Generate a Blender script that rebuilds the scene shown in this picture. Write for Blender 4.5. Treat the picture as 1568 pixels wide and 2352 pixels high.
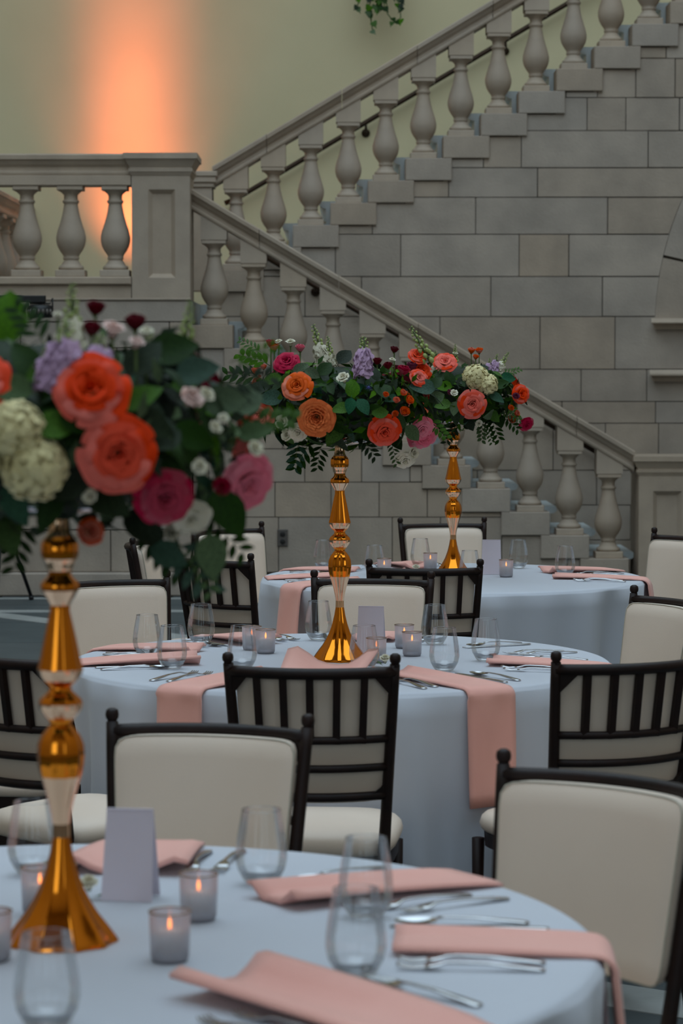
import bpy, math, random
from mathutils import Vector, Matrix
R = math.radians
random.seed(7)
sc = bpy.context.scene
for o in list(bpy.data.objects):
    bpy.data.objects.remove(o)
COL = sc.collection

# ------------------------------------------------------------------ camera
W, H = 1568, 2352
F = 5800.0                     # focal length in pixels
CH = 1.56                      # camera height
TH = math.atan((1176 - 862) / F)
cam_d = bpy.data.cameras.new('camera')
cam = bpy.data.objects.new('camera', cam_d)
COL.objects.link(cam)
cam.location = (0, 0, CH)
cam.rotation_euler = (math.pi / 2 - TH, 0, 0)
cam_d.sensor_fit = 'VERTICAL'
cam_d.sensor_height = 36
cam_d.sensor_width = 24
cam_d.lens = F / H * 36
cam_d.clip_end = 200
cam_d.dof.use_dof = True
cam_d.dof.focus_distance = 8.3
cam_d.dof.aperture_fstop = 7.0
sc.camera = cam

# ------------------------------------------------------------------ world, skylight, exposure
wd = bpy.data.worlds.new('world')
sc.world = wd
wd.use_nodes = True
wbg = wd.node_tree.nodes['Background']
wbg.inputs[0].default_value = (0.69, 0.87, 1.0, 1)
wbg.inputs[1].default_value = 1.5
def portal(name, loc, rot, sx, sy):                # daylight enters through the glass roof and the tall windows
    l = bpy.data.lights.new(name, 'AREA'); l.shape = 'RECTANGLE'; l.size = sx; l.size_y = sy; l.cycles.is_portal = True
    o = bpy.data.objects.new(name, l); COL.objects.link(o); o.location = loc; o.rotation_euler = rot
portal('roof_portal', (0, 8, 11.9), (0, 0, 0), 14, 20)
WINX = (-5.2, 0.6, 5.2)
for wx in WINX:
    portal('window_portal', (wx, -5.8, 4.1), (R(90), 0, 0), 1.6, 5.8)
sc.view_settings.view_transform = 'Standard'
sc.view_settings.look = 'None'
sc.view_settings.gamma = 1
sc.view_settings.use_curve_mapping = False
sc.view_settings.exposure = 0.38

# ------------------------------------------------------------------ pixel helpers
def ray(px, py):
    a, b = (px - 784) / F, (py - 1176) / F
    ct, st = math.cos(TH), math.sin(TH)
    return Vector((a, ct - b * st, -st - b * ct))
def at_y(px, py, y):
    d = ray(px, py); t = y / d.y
    return Vector((t * d.x, y, CH + t * d.z))
def at_z(px, py, z):
    d = ray(px, py); t = (z - CH) / d.z
    return Vector((t * d.x, t * d.y, z))

# ------------------------------------------------------------------ materials
def lin(h):
    h = h.lstrip('#')
    c = [int(h[i:i + 2], 16) / 255 for i in (0, 2, 4)]
    return tuple(x / 12.92 if x <= .04045 else ((x + .055) / 1.055) ** 2.4 for x in c)
M = {}
def mat(name, col, rough=.6, metal=0, col2=None, scale=20, bump=0, bscale=None, rnd=0.0, coat=0, sheen=0, spec=.5, trans=0, sss=0):
    m = bpy.data.materials.new(name); m.use_nodes = True
    nt = m.node_tree; N = nt.nodes; L = nt.links
    b = N['Principled BSDF']
    c1 = lin(col); c2 = lin(col2) if col2 else tuple(x * .85 for x in c1)
    tc = N.new('ShaderNodeTexCoord')
    nz = N.new('ShaderNodeTexNoise'); nz.inputs['Scale'].default_value = scale; nz.inputs['Detail'].default_value = 5
    L.new(tc.outputs['Object'], nz.inputs['Vector'])
    rp = N.new('ShaderNodeValToRGB')
    rp.color_ramp.elements[0].position = .35; rp.color_ramp.elements[0].color = (*c2, 1)
    rp.color_ramp.elements[1].position = .65; rp.color_ramp.elements[1].color = (*c1, 1)
    L.new(nz.outputs['Fac'], rp.inputs['Fac'])
    out = rp.outputs['Color']
    if rnd:
        oi = N.new('ShaderNodeObjectInfo')
        hs = N.new('ShaderNodeHueSaturation')
        mr = N.new('ShaderNodeMapRange')
        mr.inputs['To Min'].default_value = 1 - rnd; mr.inputs['To Max'].default_value = 1 + rnd
        L.new(oi.outputs['Random'], mr.inputs['Value'])
        L.new(mr.outputs['Result'], hs.inputs['Value'])
        ml = N.new('ShaderNodeMath'); ml.operation = 'MULTIPLY'; ml.inputs[1].default_value = 7.31
        fr = N.new('ShaderNodeMath'); fr.operation = 'FRACT'
        L.new(oi.outputs['Random'], ml.inputs[0]); L.new(ml.outputs[0], fr.inputs[0])
        mr2 = N.new('ShaderNodeMapRange'); mr2.inputs['To Min'].default_value = 1 - 3 * rnd; mr2.inputs['To Max'].default_value = 1 + 2 * rnd
        L.new(fr.outputs[0], mr2.inputs['Value']); L.new(mr2.outputs['Result'], hs.inputs['Saturation'])
        L.new(out, hs.inputs['Color']); out = hs.outputs['Color']
    L.new(out, b.inputs['Base Color'])
    b.inputs['Roughness'].default_value = rough
    b.inputs['Metallic'].default_value = metal
    b.inputs['Specular IOR Level'].default_value = spec
    b.inputs['Coat Weight'].default_value = coat
    b.inputs['Sheen Weight'].default_value = sheen
    if sss:
        b.inputs['Subsurface Weight'].default_value = sss
        b.inputs['Subsurface Radius'].default_value = (.01, .006, .004)
        b.inputs['Subsurface Scale'].default_value = .5
    if bump:
        nb = N.new('ShaderNodeTexNoise'); nb.inputs['Scale'].default_value = bscale or scale * 6; nb.inputs['Detail'].default_value = 6
        L.new(tc.outputs['Object'], nb.inputs['Vector'])
        bp = N.new('ShaderNodeBump'); bp.inputs['Strength'].default_value = bump; bp.inputs['Distance'].default_value = .01
        L.new(nb.outputs['Fac'], bp.inputs['Height']); L.new(bp.outputs['Normal'], b.inputs['Normal'])
    M[name] = m
    return m
def thin_glass(name, tint, base=.06, edge=.75, rough=.02, extra=None, extra_fac=0):
    m = bpy.data.materials.new(name); m.use_nodes = True
    nt = m.node_tree; N = nt.nodes; L = nt.links
    N.remove(N['Principled BSDF'])
    out = N['Material Output']
    tr = N.new('ShaderNodeBsdfTransparent'); tr.inputs[0].default_value = (*tint, 1)
    gl = N.new('ShaderNodeBsdfGlossy'); gl.inputs['Roughness'].default_value = rough
    fr = N.new('ShaderNodeFresnel'); fr.inputs[0].default_value = 1.45
    mx = N.new('ShaderNodeMixShader')
    ml = N.new('ShaderNodeMath'); ml.operation = 'MULTIPLY_ADD'; ml.inputs[1].default_value = edge; ml.inputs[2].default_value = base
    ml.use_clamp = True
    L.new(fr.outputs[0], ml.inputs[0]); L.new(ml.outputs[0], mx.inputs[0])
    L.new(tr.outputs[0], mx.inputs[1]); L.new(gl.outputs[0], mx.inputs[2])
    last = mx.outputs[0]
    if extra:
        df = N.new('ShaderNodeBsdfTranslucent'); df.inputs[0].default_value = (*extra, 1)
        d2 = N.new('ShaderNodeBsdfDiffuse'); d2.inputs[0].default_value = (*extra, 1)
        ad = N.new('ShaderNodeMixShader'); ad.inputs[0].default_value = .5
        L.new(df.outputs[0], ad.inputs[1]); L.new(d2.outputs[0], ad.inputs[2])
        m2 = N.new('ShaderNodeMixShader'); m2.inputs[0].default_value = extra_fac
        L.new(last, m2.inputs[1]); L.new(ad.outputs[0], m2.inputs[2]); last = m2.outputs[0]
    L.new(last, out.inputs['Surface'])
    M[name] = m
    return m
def emit(name, col, st):
    m = bpy.data.materials.new(name); m.use_nodes = True
    b = m.node_tree.nodes['Principled BSDF']
    b.inputs['Base Color'].default_value = (*lin(col), 1)
    b.inputs['Emission Color'].default_value = (*lin(col), 1); b.inputs['Emission Strength'].default_value = st
    M[name] = m
mat('stone', '#aa9a8a', .75, col2='#988a7c', scale=3.2, bump=.25, bscale=60, rnd=.065)
mat('stone_carved', '#b2a08d', .7, col2='#a39281', scale=4, bump=.15, bscale=70, rnd=.03)
mat('mortar', '#5c544b', .9, bump=.2)
mat('plaster', '#cfc19c', .85, col2='#c9bb96', scale=1.2, bump=.08, bscale=40)
mat('grey_wall', '#bfae98', .85, col2='#b7a690', scale=1.2, bump=.08, bscale=40)
mat('marble_step', '#cbd1d1', .5, col2='#b7bfc0', scale=8, bump=.05)
mat('slate', '#4d5658', .55, col2='#434c4f', scale=3, bump=.15, bscale=40, rnd=.05)
mat('pale_stone', '#a2a4a2', .6, col2='#909390', scale=6, bump=.1)
mat('bronze', '#3a2a1e', .4, metal=.7, bump=.05)
mat('black_metal', '#0d0d0e', .5, bump=.05)
mat('cloth', '#c9ccd6', .8, col2='#c5c8d2', scale=3, bump=.06, bscale=500, sheen=.2)
mat('napkin', '#f6b6a8', .8, col2='#f2afa1', scale=5, bump=.12, bscale=600, sheen=.2)
mat('mahogany', '#24110c', .5, col2='#170a07', scale=14, bump=.08, spec=.3)
mat('vinyl', '#ecd8c6', .5, col2='#e7d3c1', scale=4, bump=.05, bscale=260)
mat('welt', '#bfb5a4', .5)
mat('gold', '#f0902a', .08, metal=1, col2='#ea8824', scale=4)
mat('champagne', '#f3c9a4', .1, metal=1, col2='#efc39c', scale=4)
mat('silver', '#d0d0d2', .16, metal=1, bump=.0)
mat('card', '#e0d8e4', .6, col2='#dbd3df', scale=3)
mat('grey_plastic', '#57504b', .5)
mat('dark_plastic', '#1b1614', .5)
mat('candle_wax', '#ddd2c4', .5, sss=.3)
emit('flame', '#ff8a30', 5)
emit('lamp_lens', '#ffa860', 8)
thin_glass('glass', (.99, .993, .993), base=.025, edge=.62)
thin_glass('glass_base', (.98, .985, .99), base=.07, edge=.85)
thin_glass('votive_glass', (.86, .87, .92), base=.12, edge=.8, rough=.12, extra=(.72, .7, .75), extra_fac=.55)
mat('silver_rim', '#b09a88', .25, metal=1)
mat('leaf_dark', '#243f12', .6, col2='#162b0a', scale=22, bump=.1, rnd=.2, spec=.12)
mat('leaf_mid', '#486f1a', .6, col2='#305212', scale=22, bump=.1, rnd=.18, spec=.12)
mat('leaf_blue', '#345c45', .6, col2='#264634', scale=18, bump=.1, rnd=.15, spec=.12)
mat('stem_green', '#50652c', .6)
mat('core_green', '#16260f', .8, bump=.4)
mat('coral', '#f45b42', .6, col2='#e84d36', scale=30, rnd=.05, spec=.15)
mat('orange', '#f06a2c', .6, col2='#e25a22', scale=30, rnd=.06, spec=.15)
mat('peach', '#f3844a', .6, col2='#e4713a', scale=30, spec=.15)
mat('magenta', '#bd1040', .6, col2='#a00d36', scale=30, rnd=.05, spec=.15)
mat('burgundy', '#74081f', .6, col2='#570517', scale=30, rnd=.05, spec=.15)
mat('pink', '#ee7f92', .6, col2='#e2627a', scale=30, rnd=.05, spec=.15)
mat('blush', '#e6c3b6', .55, col2='#d9b0a6', scale=30, rnd=.05)
mat('ivory', '#e3dcc6', .55, col2='#d2cbae', scale=30, rnd=.04)
mat('hydrangea_cream', '#f0e4b4', .6, col2='#dccf96', scale=40, spec=.2)
mat('lilac', '#cfaecb', .6, col2='#b998bb', scale=40, spec=.2)
mat('bud_green', '#b3bf78', .6, col2='#94a456', scale=60)
mat('thistle', '#3a3f86', .6, scale=60)
mat('plum', '#7d2346', .6, scale=40)

# ------------------------------------------------------------------ mesh builder
class MB:
    def __init__(s): s.v = []; s.f = []; s.sm = []; s.mi = []
    def add(s, v, f, smooth=False, mi=0, mtx=None):
        b = len(s.v)
        s.v += [tuple(mtx @ Vector(p)) for p in v] if mtx else [tuple(p) for p in v]
        s.f += [tuple(i + b for i in q) for q in f]
        s.sm += [smooth] * len(f); s.mi += [mi] * len(f)
        return s
    def box(s, a, b, mi=0, mtx=None):
        x0, y0, z0 = a; x1, y1, z1 = b
        v = [(x0, y0, z0), (x1, y0, z0), (x1, y1, z0), (x0, y1, z0), (x0, y0, z1), (x1, y0, z1), (x1, y1, z1), (x0, y1, z1)]
        f = [(0, 3, 2, 1), (4, 5, 6, 7), (0, 1, 5, 4), (1, 2, 6, 5), (2, 3, 7, 6), (3, 0, 4, 7)]
        return s.add(v, f, False, mi, mtx)
    def bbox(s, a, b, c=.006, mi=0, mtx=None):
        """box with chamfered edges (front/back loops)"""
        x0, y0, z0 = a; x1, y1, z1 = b
        lv = [(c, 0), (0, c), (0, 1), (c, 1)]
        v = []
        def loop(ins, y):
            return [(x0 + ins, y, z0 + ins), (x1 - ins, y, z0 + ins), (x1 - ins, y, z1 - ins), (x0 + ins, y, z1 - ins)]
        for ins, y in ((c, y0), (0, y0 + c), (0, y1 - c), (c, y1)): v += loop(ins, y)
        f = [(0, 1, 2, 3), (15, 14, 13, 12)]
        for k in range(3):
            for i in range(4):
                j = (i + 1) % 4
                f.append((k * 4 + j, k * 4 + i, k * 4 + 4 + i, k * 4 + 4 + j))
        return s.add(v, f, False, mi, mtx)
    def lathe(s, prof, n=24, smooth=True, mi=0, mtx=None, cap0=True, cap1=True, flute=0, fn=0):
        v = []; f = []
        for (r, z) in prof:
            for i in range(n):
                a = 2 * math.pi * i / n
                rr = r * (1 - flute * abs(math.sin(fn * a / 2))) if flute else r
                v.append((rr * math.cos(a), rr * math.sin(a), z))
        for k in range(len(prof) - 1):
            for i in range(n):
                j = (i + 1) % n
                f.append((k * n + i, k * n + j, (k + 1) * n + j, (k + 1) * n + i))
        if cap0: f.append(tuple(range(n - 1, -1, -1)))
        if cap1: f.append(tuple((len(prof) - 1) * n + i for i in range(n)))
        return s.add(v, f, smooth, mi, mtx)
    def tube(s, pts, r, n=8, mi=0, smooth=True, mtx=None):
        pts = [Vector(p) for p in pts]
        rs = r if isinstance(r, (list, tuple)) else [r] * len(pts)
        v = []; f = []
        t0 = (pts[1] - pts[0]).normalized()
        u = t0.orthogonal().normalized()
        for k, p in enumerate(pts):
            t = (pts[min(k + 1, len(pts) - 1)] - pts[max(k - 1, 0)]).normalized()
            u = (u - t * u.dot(t)).normalized(); w = t.cross(u)
            for i in range(n):
                a = 2 * math.pi * i / n
                v.append(p + (u * math.cos(a) + w * math.sin(a)) * rs[k])
        for k in range(len(pts) - 1):
            for i in range(n):
                j = (i + 1) % n
                f.append((k * n + i, k * n + j, (k + 1) * n + j, (k + 1) * n + i))
        f.append(tuple(range(n - 1, -1, -1))); f.append(tuple((len(pts) - 1) * n + i for i in range(n)))
        return s.add(v, f, smooth, mi, mtx)
    def grid(s, fn, nu, nv, smooth=True, mi=0, mtx=None):
        v = [fn(i / nu, j / nv) for j in range(nv + 1) for i in range(nu + 1)]
        f = [(j * (nu + 1) + i, j * (nu + 1) + i + 1, (j + 1) * (nu + 1) + i + 1, (j + 1) * (nu + 1) + i) for j in range(nv) for i in range(nu)]
        return s.add(v, f, smooth, mi, mtx)
    def prism(s, poly, y0, y1, c=0.0, mi=0):
        """polygon in (x,z) counter-clockwise seen from -y, extruded y0..y1; front edge chamfered by c"""
        n = len(poly)
        cx = sum(p[0] for p in poly) / n; cz = sum(p[1] for p in poly) / n
        def ins(p): return (p[0] + (c if p[0] < cx else -c), p[1] + (c if p[1] < cz else -c))
        v = []
        if c:
            v += [(*[ins(p)[0]], y0, ins(p)[1]) for p in poly]
            v += [(p[0], y0 + c, p[1]) for p in poly]
            v += [(p[0], y1, p[1]) for p in poly]
            f = [tuple(range(n)), tuple(range(3 * n - 1, 2 * n - 1, -1))]
            for k in range(2):
                for i in range(n):
                    j = (i + 1) % n
                    f.append((k * n + j, k * n + i, (k + 1) * n + i, (k + 1) * n + j))
        else:
            v += [(p[0], y0, p[1]) for p in poly] + [(p[0], y1, p[1]) for p in poly]
            f = [tuple(range(n)), tuple(range(2 * n - 1, n - 1, -1))]
            for i in range(n):
                j = (i + 1) % n
                f.append((j, i, n + i, n + j))
        return s.add(v, f, False, mi)
    def sphere(s, c, r, n=8, m=6, mi=0, sx=1, sy=1, sz=1):
        prof = [(max(1e-4, math.sin(math.pi * k / m)) * r, -math.cos(math.pi * k / m) * r) for k in range(m + 1)]
        return s.lathe(prof, n, True, mi, Matrix.Translation(c) @ Matrix.Diagonal((sx, sy, sz, 1)))
    def mesh(s, name, *mats):
        me = bpy.data.meshes.new(name)
        me.from_pydata(s.v, [], s.f)
        me.polygons.foreach_set('use_smooth', s.sm)
        me.polygons.foreach_set('material_index', s.mi)
        for m in mats: me.materials.append(M[m])
        me.update()
        return me
def obj(name, me, parent=None, loc=None, rz=None, mtx=None):
    o = bpy.data.objects.new(name, me)
    COL.objects.link(o)
    if parent: o.parent = parent
    if mtx is not None: o.matrix_local = mtx
    if loc is not None: o.location = loc
    if rz is not None: o.rotation_euler = (0, 0, rz)
    return o
def tag(o, label, cat=None, group=None, kind=None):
    if label: o['label'] = label
    if cat: o['category'] = cat
    if group: o['group'] = group
    if kind: o['kind'] = kind
    return o
def thing(name, loc=(0, 0, 0), rz=0, label=None, cat=None, group=None, kind=None):
    o = obj(name, None); o.location = loc; o.rotation_euler = (0, 0, rz); o.empty_display_size = .1
    return tag(o, label, cat, group, kind)
def frame(p, n, spin=0.0):
    """matrix with +Z along n"""
    n = Vector(n).normalized()
    q = n.to_track_quat('Z', 'Y')
    return Matrix.Translation(p) @ q.to_matrix().to_4x4() @ Matrix.Rotation(spin, 4, 'Z')

# ================================================================== SETTING
YL, YU, YP, YB = 18.10, 19.16, 17.90, 21.0     # lower flight, upper flight, landing front, back wall
RUN, RISE = .2821, .1664
# ---- floor
floor = obj('floor', MB().box((-9, -6, -.12), (9, 21.2, -.008)).mesh('floor', 'mortar'))
tag(floor, 'dark slate floor with pale stone bands', None, None, 'structure')
tile = MB()
T = 1.2
tile.add([(.006, .006, -.02), (T - .006, .006, -.02), (T - .006, T - .006, -.02), (.006, T - .006, -.02), (.009, .009, 0), (T - .009, .009, 0), (T - .009, T - .009, 0), (.009, T - .009, 0)],
         [(4, 5, 6, 7), (0, 1, 5, 4), (1, 2, 6, 5), (2, 3, 7, 6), (3, 0, 4, 7)])
tile_me = tile.mesh('floor_tile', 'slate')
for i in range(-4, 4):
    for j in range(0, 15):
        obj('floor_tile', tile_me, floor, (i * T, 0.3 + j * T, 0))
def band(a, b, w):
    a = Vector(a); b = Vector(b); d = (b - a); n = Vector((-d.y, d.x)).normalized() * w / 2
    p = [a + n, a - n, b - n, b + n]
    v = [(q.x, q.y, -.01) for q in p] + [(q.x, q.y, .003) for q in p]
    me = MB().add(v, [(0, 1, 5, 4), (1, 2, 6, 5), (2, 3, 7, 6), (3, 0, 4, 7), (4, 5, 6, 7)]).mesh('stone_band', 'pale_stone')
    obj('stone_band', me, floor)
band((-4.6, 17.6), (4.6, 17.6), .10)
band((-4.6, 16.62), (4.6, 16.72), .16)
band((-2.45, 16.62), (-.6, 14.6), .2)
p0 = at_z(1330, 2275, 0); p1 = at_z(1568, 2312, 0); dd = (p1 - p0)
band((p0 - dd * 1.5).xy, (p1 + dd * 4).xy, .22)

# ---- back wall (plaster)
tag(obj('wall_back', MB().box((-9, YB, 0), (9, YB + .25, 12)).mesh('wall_back', 'plaster')), 'cream plaster back wall above the stairs', None, None, 'structure')

# ---- the rest of the atrium: side walls, rear wall with tall windows, roof border around the skylight
tag(obj('wall_left', MB().box((-9.25, -6.2, 0), (-9, 21.25, 12)).mesh('wall_left', 'grey_wall')), 'cream plaster side wall', None, None, 'structure')
tag(obj('wall_right', MB().box((9, -6.2, 0), (9.25, 21.25, 12)).mesh('wall_right', 'grey_wall')), 'cream plaster side wall', None, None, 'structure')
mb = MB(); xs_ = [-9] + [x + d for x in WINX for d in (-.8, .8)] + [9]
for k in range(0, len(xs_), 2): mb.box((xs_[k], -6.2, 0), (xs_[k + 1], -5.95, 12))
for x in WINX: mb.box((x - .8, -6.2, 0), (x + .8, -5.95, 1.2)); mb.box((x - .8, -6.2, 7), (x + .8, -5.95, 12))
tag(obj('wall_rear', mb.mesh('wall_rear', 'grey_wall')), 'cream plaster wall with tall windows', None, None, 'structure')
mb = MB(); mb.box((-9.25, -6.2, 12), (-7, 21.25, 12.2)); mb.box((7, -6.2, 12), (9.25, 21.25, 12.2)); mb.box((-7, -6.2, 12), (7, -2, 12.2)); mb.box((-7, 18, 12), (7, 21.25, 12.2))
tag(obj('ceiling', mb.mesh('ceiling', 'grey_wall')), 'plaster ceiling border around the skylight opening', None, None, 'structure')

# ---- profiles
BALH = .605
bal_prof = [(.072, .046), (.083, .05), (.086, .062), (.080, .074), (.068, .080), (.062, .092), (.052, .105), (.047, .115), (.053, .12), (.055, .128), (.05, .135),
            (.056, .15), (.075, .175), (.091, .205), (.099, .24), (.099, .27), (.090, .31), (.075, .355), (.062, .40), (.053, .44), (.0475, .475), (.046, .49),
            (.053, .495), (.056, .503), (.053, .511), (.046, .516), (.046, .545), (.052, .553), (.066, .565), (.074, .573), (.074, .578)]
def baluster_mesh(k=1.0):
    mb = MB()
    mb.lathe(bal_prof, 20)
    mb.bbox((-.098, -.098, 0), (.098, .098, .046), .004)
    mb.bbox((-.086, -.086, .576), (.086, .086, BALH), .004)
    if k != 1: mb.v = [(x * k, y * k, z * k) for x, y, z in mb.v]
    return mb.mesh('baluster', 'stone_carved')
BAL = baluster_mesh()
BALP = baluster_mesh(1.056)
# stepped ashlar polygon helper -------------------------------------------------
def ashlar(parent, courses, xl, xr, topf, yfront, steps_x, depth=.12, joint=.0065):
    """courses: list of (z0,z1,[vertical joint xs]); topf(x) gives height limit; steps_x the xs where the limit jumps"""
    for (z0, z1, js) in courses:
        xs = [xl] + sorted(j for j in js if xl < j < xr) + [xr]
        for a, b in zip(xs[:-1], xs[1:]):
            cuts = [a] + sorted(x for x in steps_x if a + .002 < x < b - .002) + [b]
            runs = []; cur = []
            for c, d in zip(cuts[:-1], cuts[1:]):
                top = min(z1, topf((c + d) / 2))
                if top - z0 > .012: cur.append((c, d, top))
                elif cur: runs.append(cur); cur = []
            if cur: runs.append(cur)
            for rn in runs:
                g = joint / 2
                pts = [(rn[0][0] + g, z0 + g), (rn[-1][1] - g, z0 + g)]
                for (c, d, t) in reversed(rn):
                    for p in ((d, t - g), (c, t - g)):
                        if abs(p[0] - rn[-1][1]) < 1e-6: p = (p[0] - g, p[1])
                        if abs(p[0] - rn[0][0]) < 1e-6: p = (p[0] + g, p[1])
                        if not (len(pts) > 2 and abs(pts[-1][0] - p[0]) < 1e-6 and abs(pts[-1][1] - p[1]) < 1e-6): pts.append(p)
                off = random.uniform(-.004, .004)
                mb = MB(); mb.prism(pts, yfront + off, yfront + depth, .003 if len(pts) == 4 else 0)
                obj('stone_block', mb.mesh('stone_block', 'stone'), parent)

def sweep_rail(prof, xa, xb, za, zb):
    """prof: list of (y, dz) closed; swept from x=xa to xb with z offset za->zb (vertical end cuts)"""
    n = len(prof)
    v = [(xa, y, za + d) for y, d in prof] + [(xb, y, zb + d) for y, d in prof]
    f = [tuple(range(n)), tuple(range(2 * n - 1, n - 1, -1))]
    for i in range(n):
        j = (i + 1) % n
        f.append((j, i, n + i, n + j))
    return MB().add(v, f)
def rail_prof(s=1.0, w=1.0):
    half = [(.085, 0), (.10, .008), (.104, .022), (.10, .036), (.088, .042), (.088, .058), (.094, .066), (.108, .078), (.122, .098), (.128, .108), (.143, .112), (.145, .14), (.135, .15)]
    half = [(a * w, b * s) for a, b in half]
    return [(-a, b) for a, b in half] + [(a, b) for a, b in reversed(half)]

# ---- lower flight
L0 = at_y(492, 552, YL)             # abacus top, first baluster below the landing
U0 = at_y(542, 436, YU)             # abacus top, first baluster of the upper flight
NL, NU = 11, 15
def lower(i): return L0.x + i * RUN, L0.z - i * RISE
def upper(j): return U0.x + j * RUN, U0.z + j * RISE

def flight(name, label, n, posf, sgn, y, first_rail, last_rail, seg_off):
    """sgn=-1 descends to +x, +1 ascends to +x"""
    root = thing(name, (posf(0)[0], y, 0), 0, label, 'balustrade')
    ox = posf(0)[0]
    blk = MB(); lo, hi = (-.21, .135) if sgn < 0 else (-.135, .21)
    blk.bbox((lo, -.125, -.165), (hi, .15, 0), .004)
    blk_me = blk.mesh('step_block', 'stone')
    cap = MB()
    sl = sgn * RISE / RUN
    c = .093
    pts = [(-c, 0), (c, 0), (c, .128 + c * sl), (-c, .128 - c * sl)]
    cap.prism(pts, -.09, .09, 0)
    cap_me = cap.mesh('cap_block', 'stone_carved')
    for i in range(n):
        x, z = posf(i)
        obj('baluster', BAL, root, (x - ox, 0, z - BALH))
        obj('cap_block', cap_me, root, (x - ox, 0, z))
        obj('step_block', blk_me, root, (x - ox, 0, z - BALH))
    prof = rail_prof()
    cuts = [first_rail] + [k for k in [seg_off + 2 * q for q in range(-2, 12)] if first_rail + .3 < k < last_rail - .3] + [last_rail]
    for a, b in zip(cuts[:-1], cuts[1:]):
        xa, xb = a * RUN + .002, b * RUN - .002
        za = posf(0)[1] + .118 + sgn * RISE * a; zb = posf(0)[1] + .118 + sgn * RISE * b
        obj('rail_segment', sweep_rail(prof, xa, xb, za, zb).mesh('rail_segment', 'stone_carved'), root)
    return root
lowb = flight('stair_balustrade', 'carved stone balustrade of the lower flight descending to the panelled newel post', NL, lower, -1, YL, -.62, 10.62, 1.15)
upb = flight('stair_balustrade', 'carved stone balustrade of the upper flight climbing above the coursed stone wall', NU, upper, 1, YU, -.62, 14.6, .83)

# small newel at the foot of the upper balustrade
nx = at_y(466, 450, YU).x; zt = at_y(466, 396, YU).z; zl0 = upper(0)[1] - BALH - .16
nw = thing('newel_post', (nx, YU, 0), 0, 'small moulded stone newel at the foot of the upper stair rail', 'newel post')
mb = MB(); mb.bbox((-.075, -.1, zl0), (.075, .1, zt - .1), .005)
obj('shaft', mb.mesh('shaft', 'stone_carved'), nw)
mb = MB()
for k, (w, z0, z1) in enumerate(((.085, -.26, -.22), (.075, -.22, -.12), (.09, -.12, -.085), (.105, -.085, -.04), (.115, -.04, 0))):
    mb.bbox((-w, -w - .03, zt + z0), (w, w + .03, zt + z1), .006)
obj('capital', mb.mesh('capital', 'stone_carved'), nw)

# ---- landing, pier and landing balustrade
zlp = at_y(163, 637, YP).z                    # landing plinth bottom
zrt = at_y(163, 355, YP).z                    # rail top
pxl, pxr = at_y(305, 500, YP).x, at_y(438, 500, YP).x
zfl = zlp - .16
landing = obj('floor_landing', MB().box((-8, YP + .02, zfl - .2), (pxr, YU - .1, zfl)).box((-8, YU - .1, zfl - .2), (upper(0)[0] - .1, YB, zfl)).mesh('floor_landing', 'pale_stone'))
tag(landing, 'stair landing floor behind the stone balustrade', None, None, 'structure')
pier = thing('stone_pier', ((pxl + pxr) / 2, YP, 0), 0, 'large panelled stone pier where landing balustrade meets the lower flight', 'pier')
hw = (pxr - pxl) / 2
pz0 = at_y(305, 690, YP).z; pz1 = at_y(370, 405, YP).z
yb0 = -.10
mb = MB()
# frame with recessed panel
px0, px1 = at_y(340, 500, YP - .1).x - (pxl + pxr) / 2, at_y(402, 500, YP - .1).x - (pxl + pxr) / 2
qz0, qz1 = at_y(370, 638, YP - .1).z, at_y(370, 435, YP - .1).z
mb.box((-hw, yb0, pz0), (px0, .34, pz1)); mb.box((px1, yb0, pz0), (hw, .34, pz1))
mb.box((px0, yb0, pz0), (px1, .34, qz0)); mb.box((px0, yb0, qz1), (px1, .34, pz1))
obj('pier_frame', mb.mesh('pier_frame', 'stone_carved'), pier)
mb = MB()
e = .03
v = [(px0, yb0, qz0), (px1, yb0, qz0), (px1, yb0, qz1), (px0, yb0, qz1), (px0 + e, yb0 + .03, qz0 + e), (px1 - e, yb0 + .03, qz0 + e), (px1 - e, yb0 + .03, qz1 - e), (px0 + e, yb0 + .03, qz1 - e)]
mb.add(v, [(4, 5, 6, 7), (0, 1, 5, 4), (1, 2, 6, 5), (2, 3, 7, 6), (3, 0, 4, 7)])
obj('recessed_panel', mb.mesh('recessed_panel', 'stone_carved'), pier)
def cap_profile(mb, x0, x1, y0, y1, steps):
    """stack of (z0,z1,out0,out1) tapered slabs"""
    for (z0, z1, a, b) in steps:
        v = [(x0 - a, y0 - a, z0), (x1 + a, y0 - a, z0), (x1 + a, y1 + a, z0), (x0 - a, y1 + a, z0), (x0 - b, y0 - b, z1), (x1 + b, y0 - b, z1), (x1 + b, y1 + b, z1), (x0 - b, y1 + b, z1)]
        mb.add(v, [(0, 3, 2, 1), (4, 5, 6, 7), (0, 1, 5, 4), (1, 2, 6, 5), (2, 3, 7, 6), (3, 0, 4, 7)])
    return mb
ch = zrt - pz1
cap_steps = [(0, .16, .004, .016), (.16, .3, .02, .02), (.3, .38, .012, .012), (.38, .74, .014, .045), (.74, 1.0, .055, .055)]
mb = MB(); cap_profile(mb, -hw, hw, yb0, .34, [(pz1 + a * ch, pz1 + b * ch, c, d) for a, b, c, d in cap_steps])
obj('pier_cap', mb.mesh('pier_cap', 'stone_carved'), pier)

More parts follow.
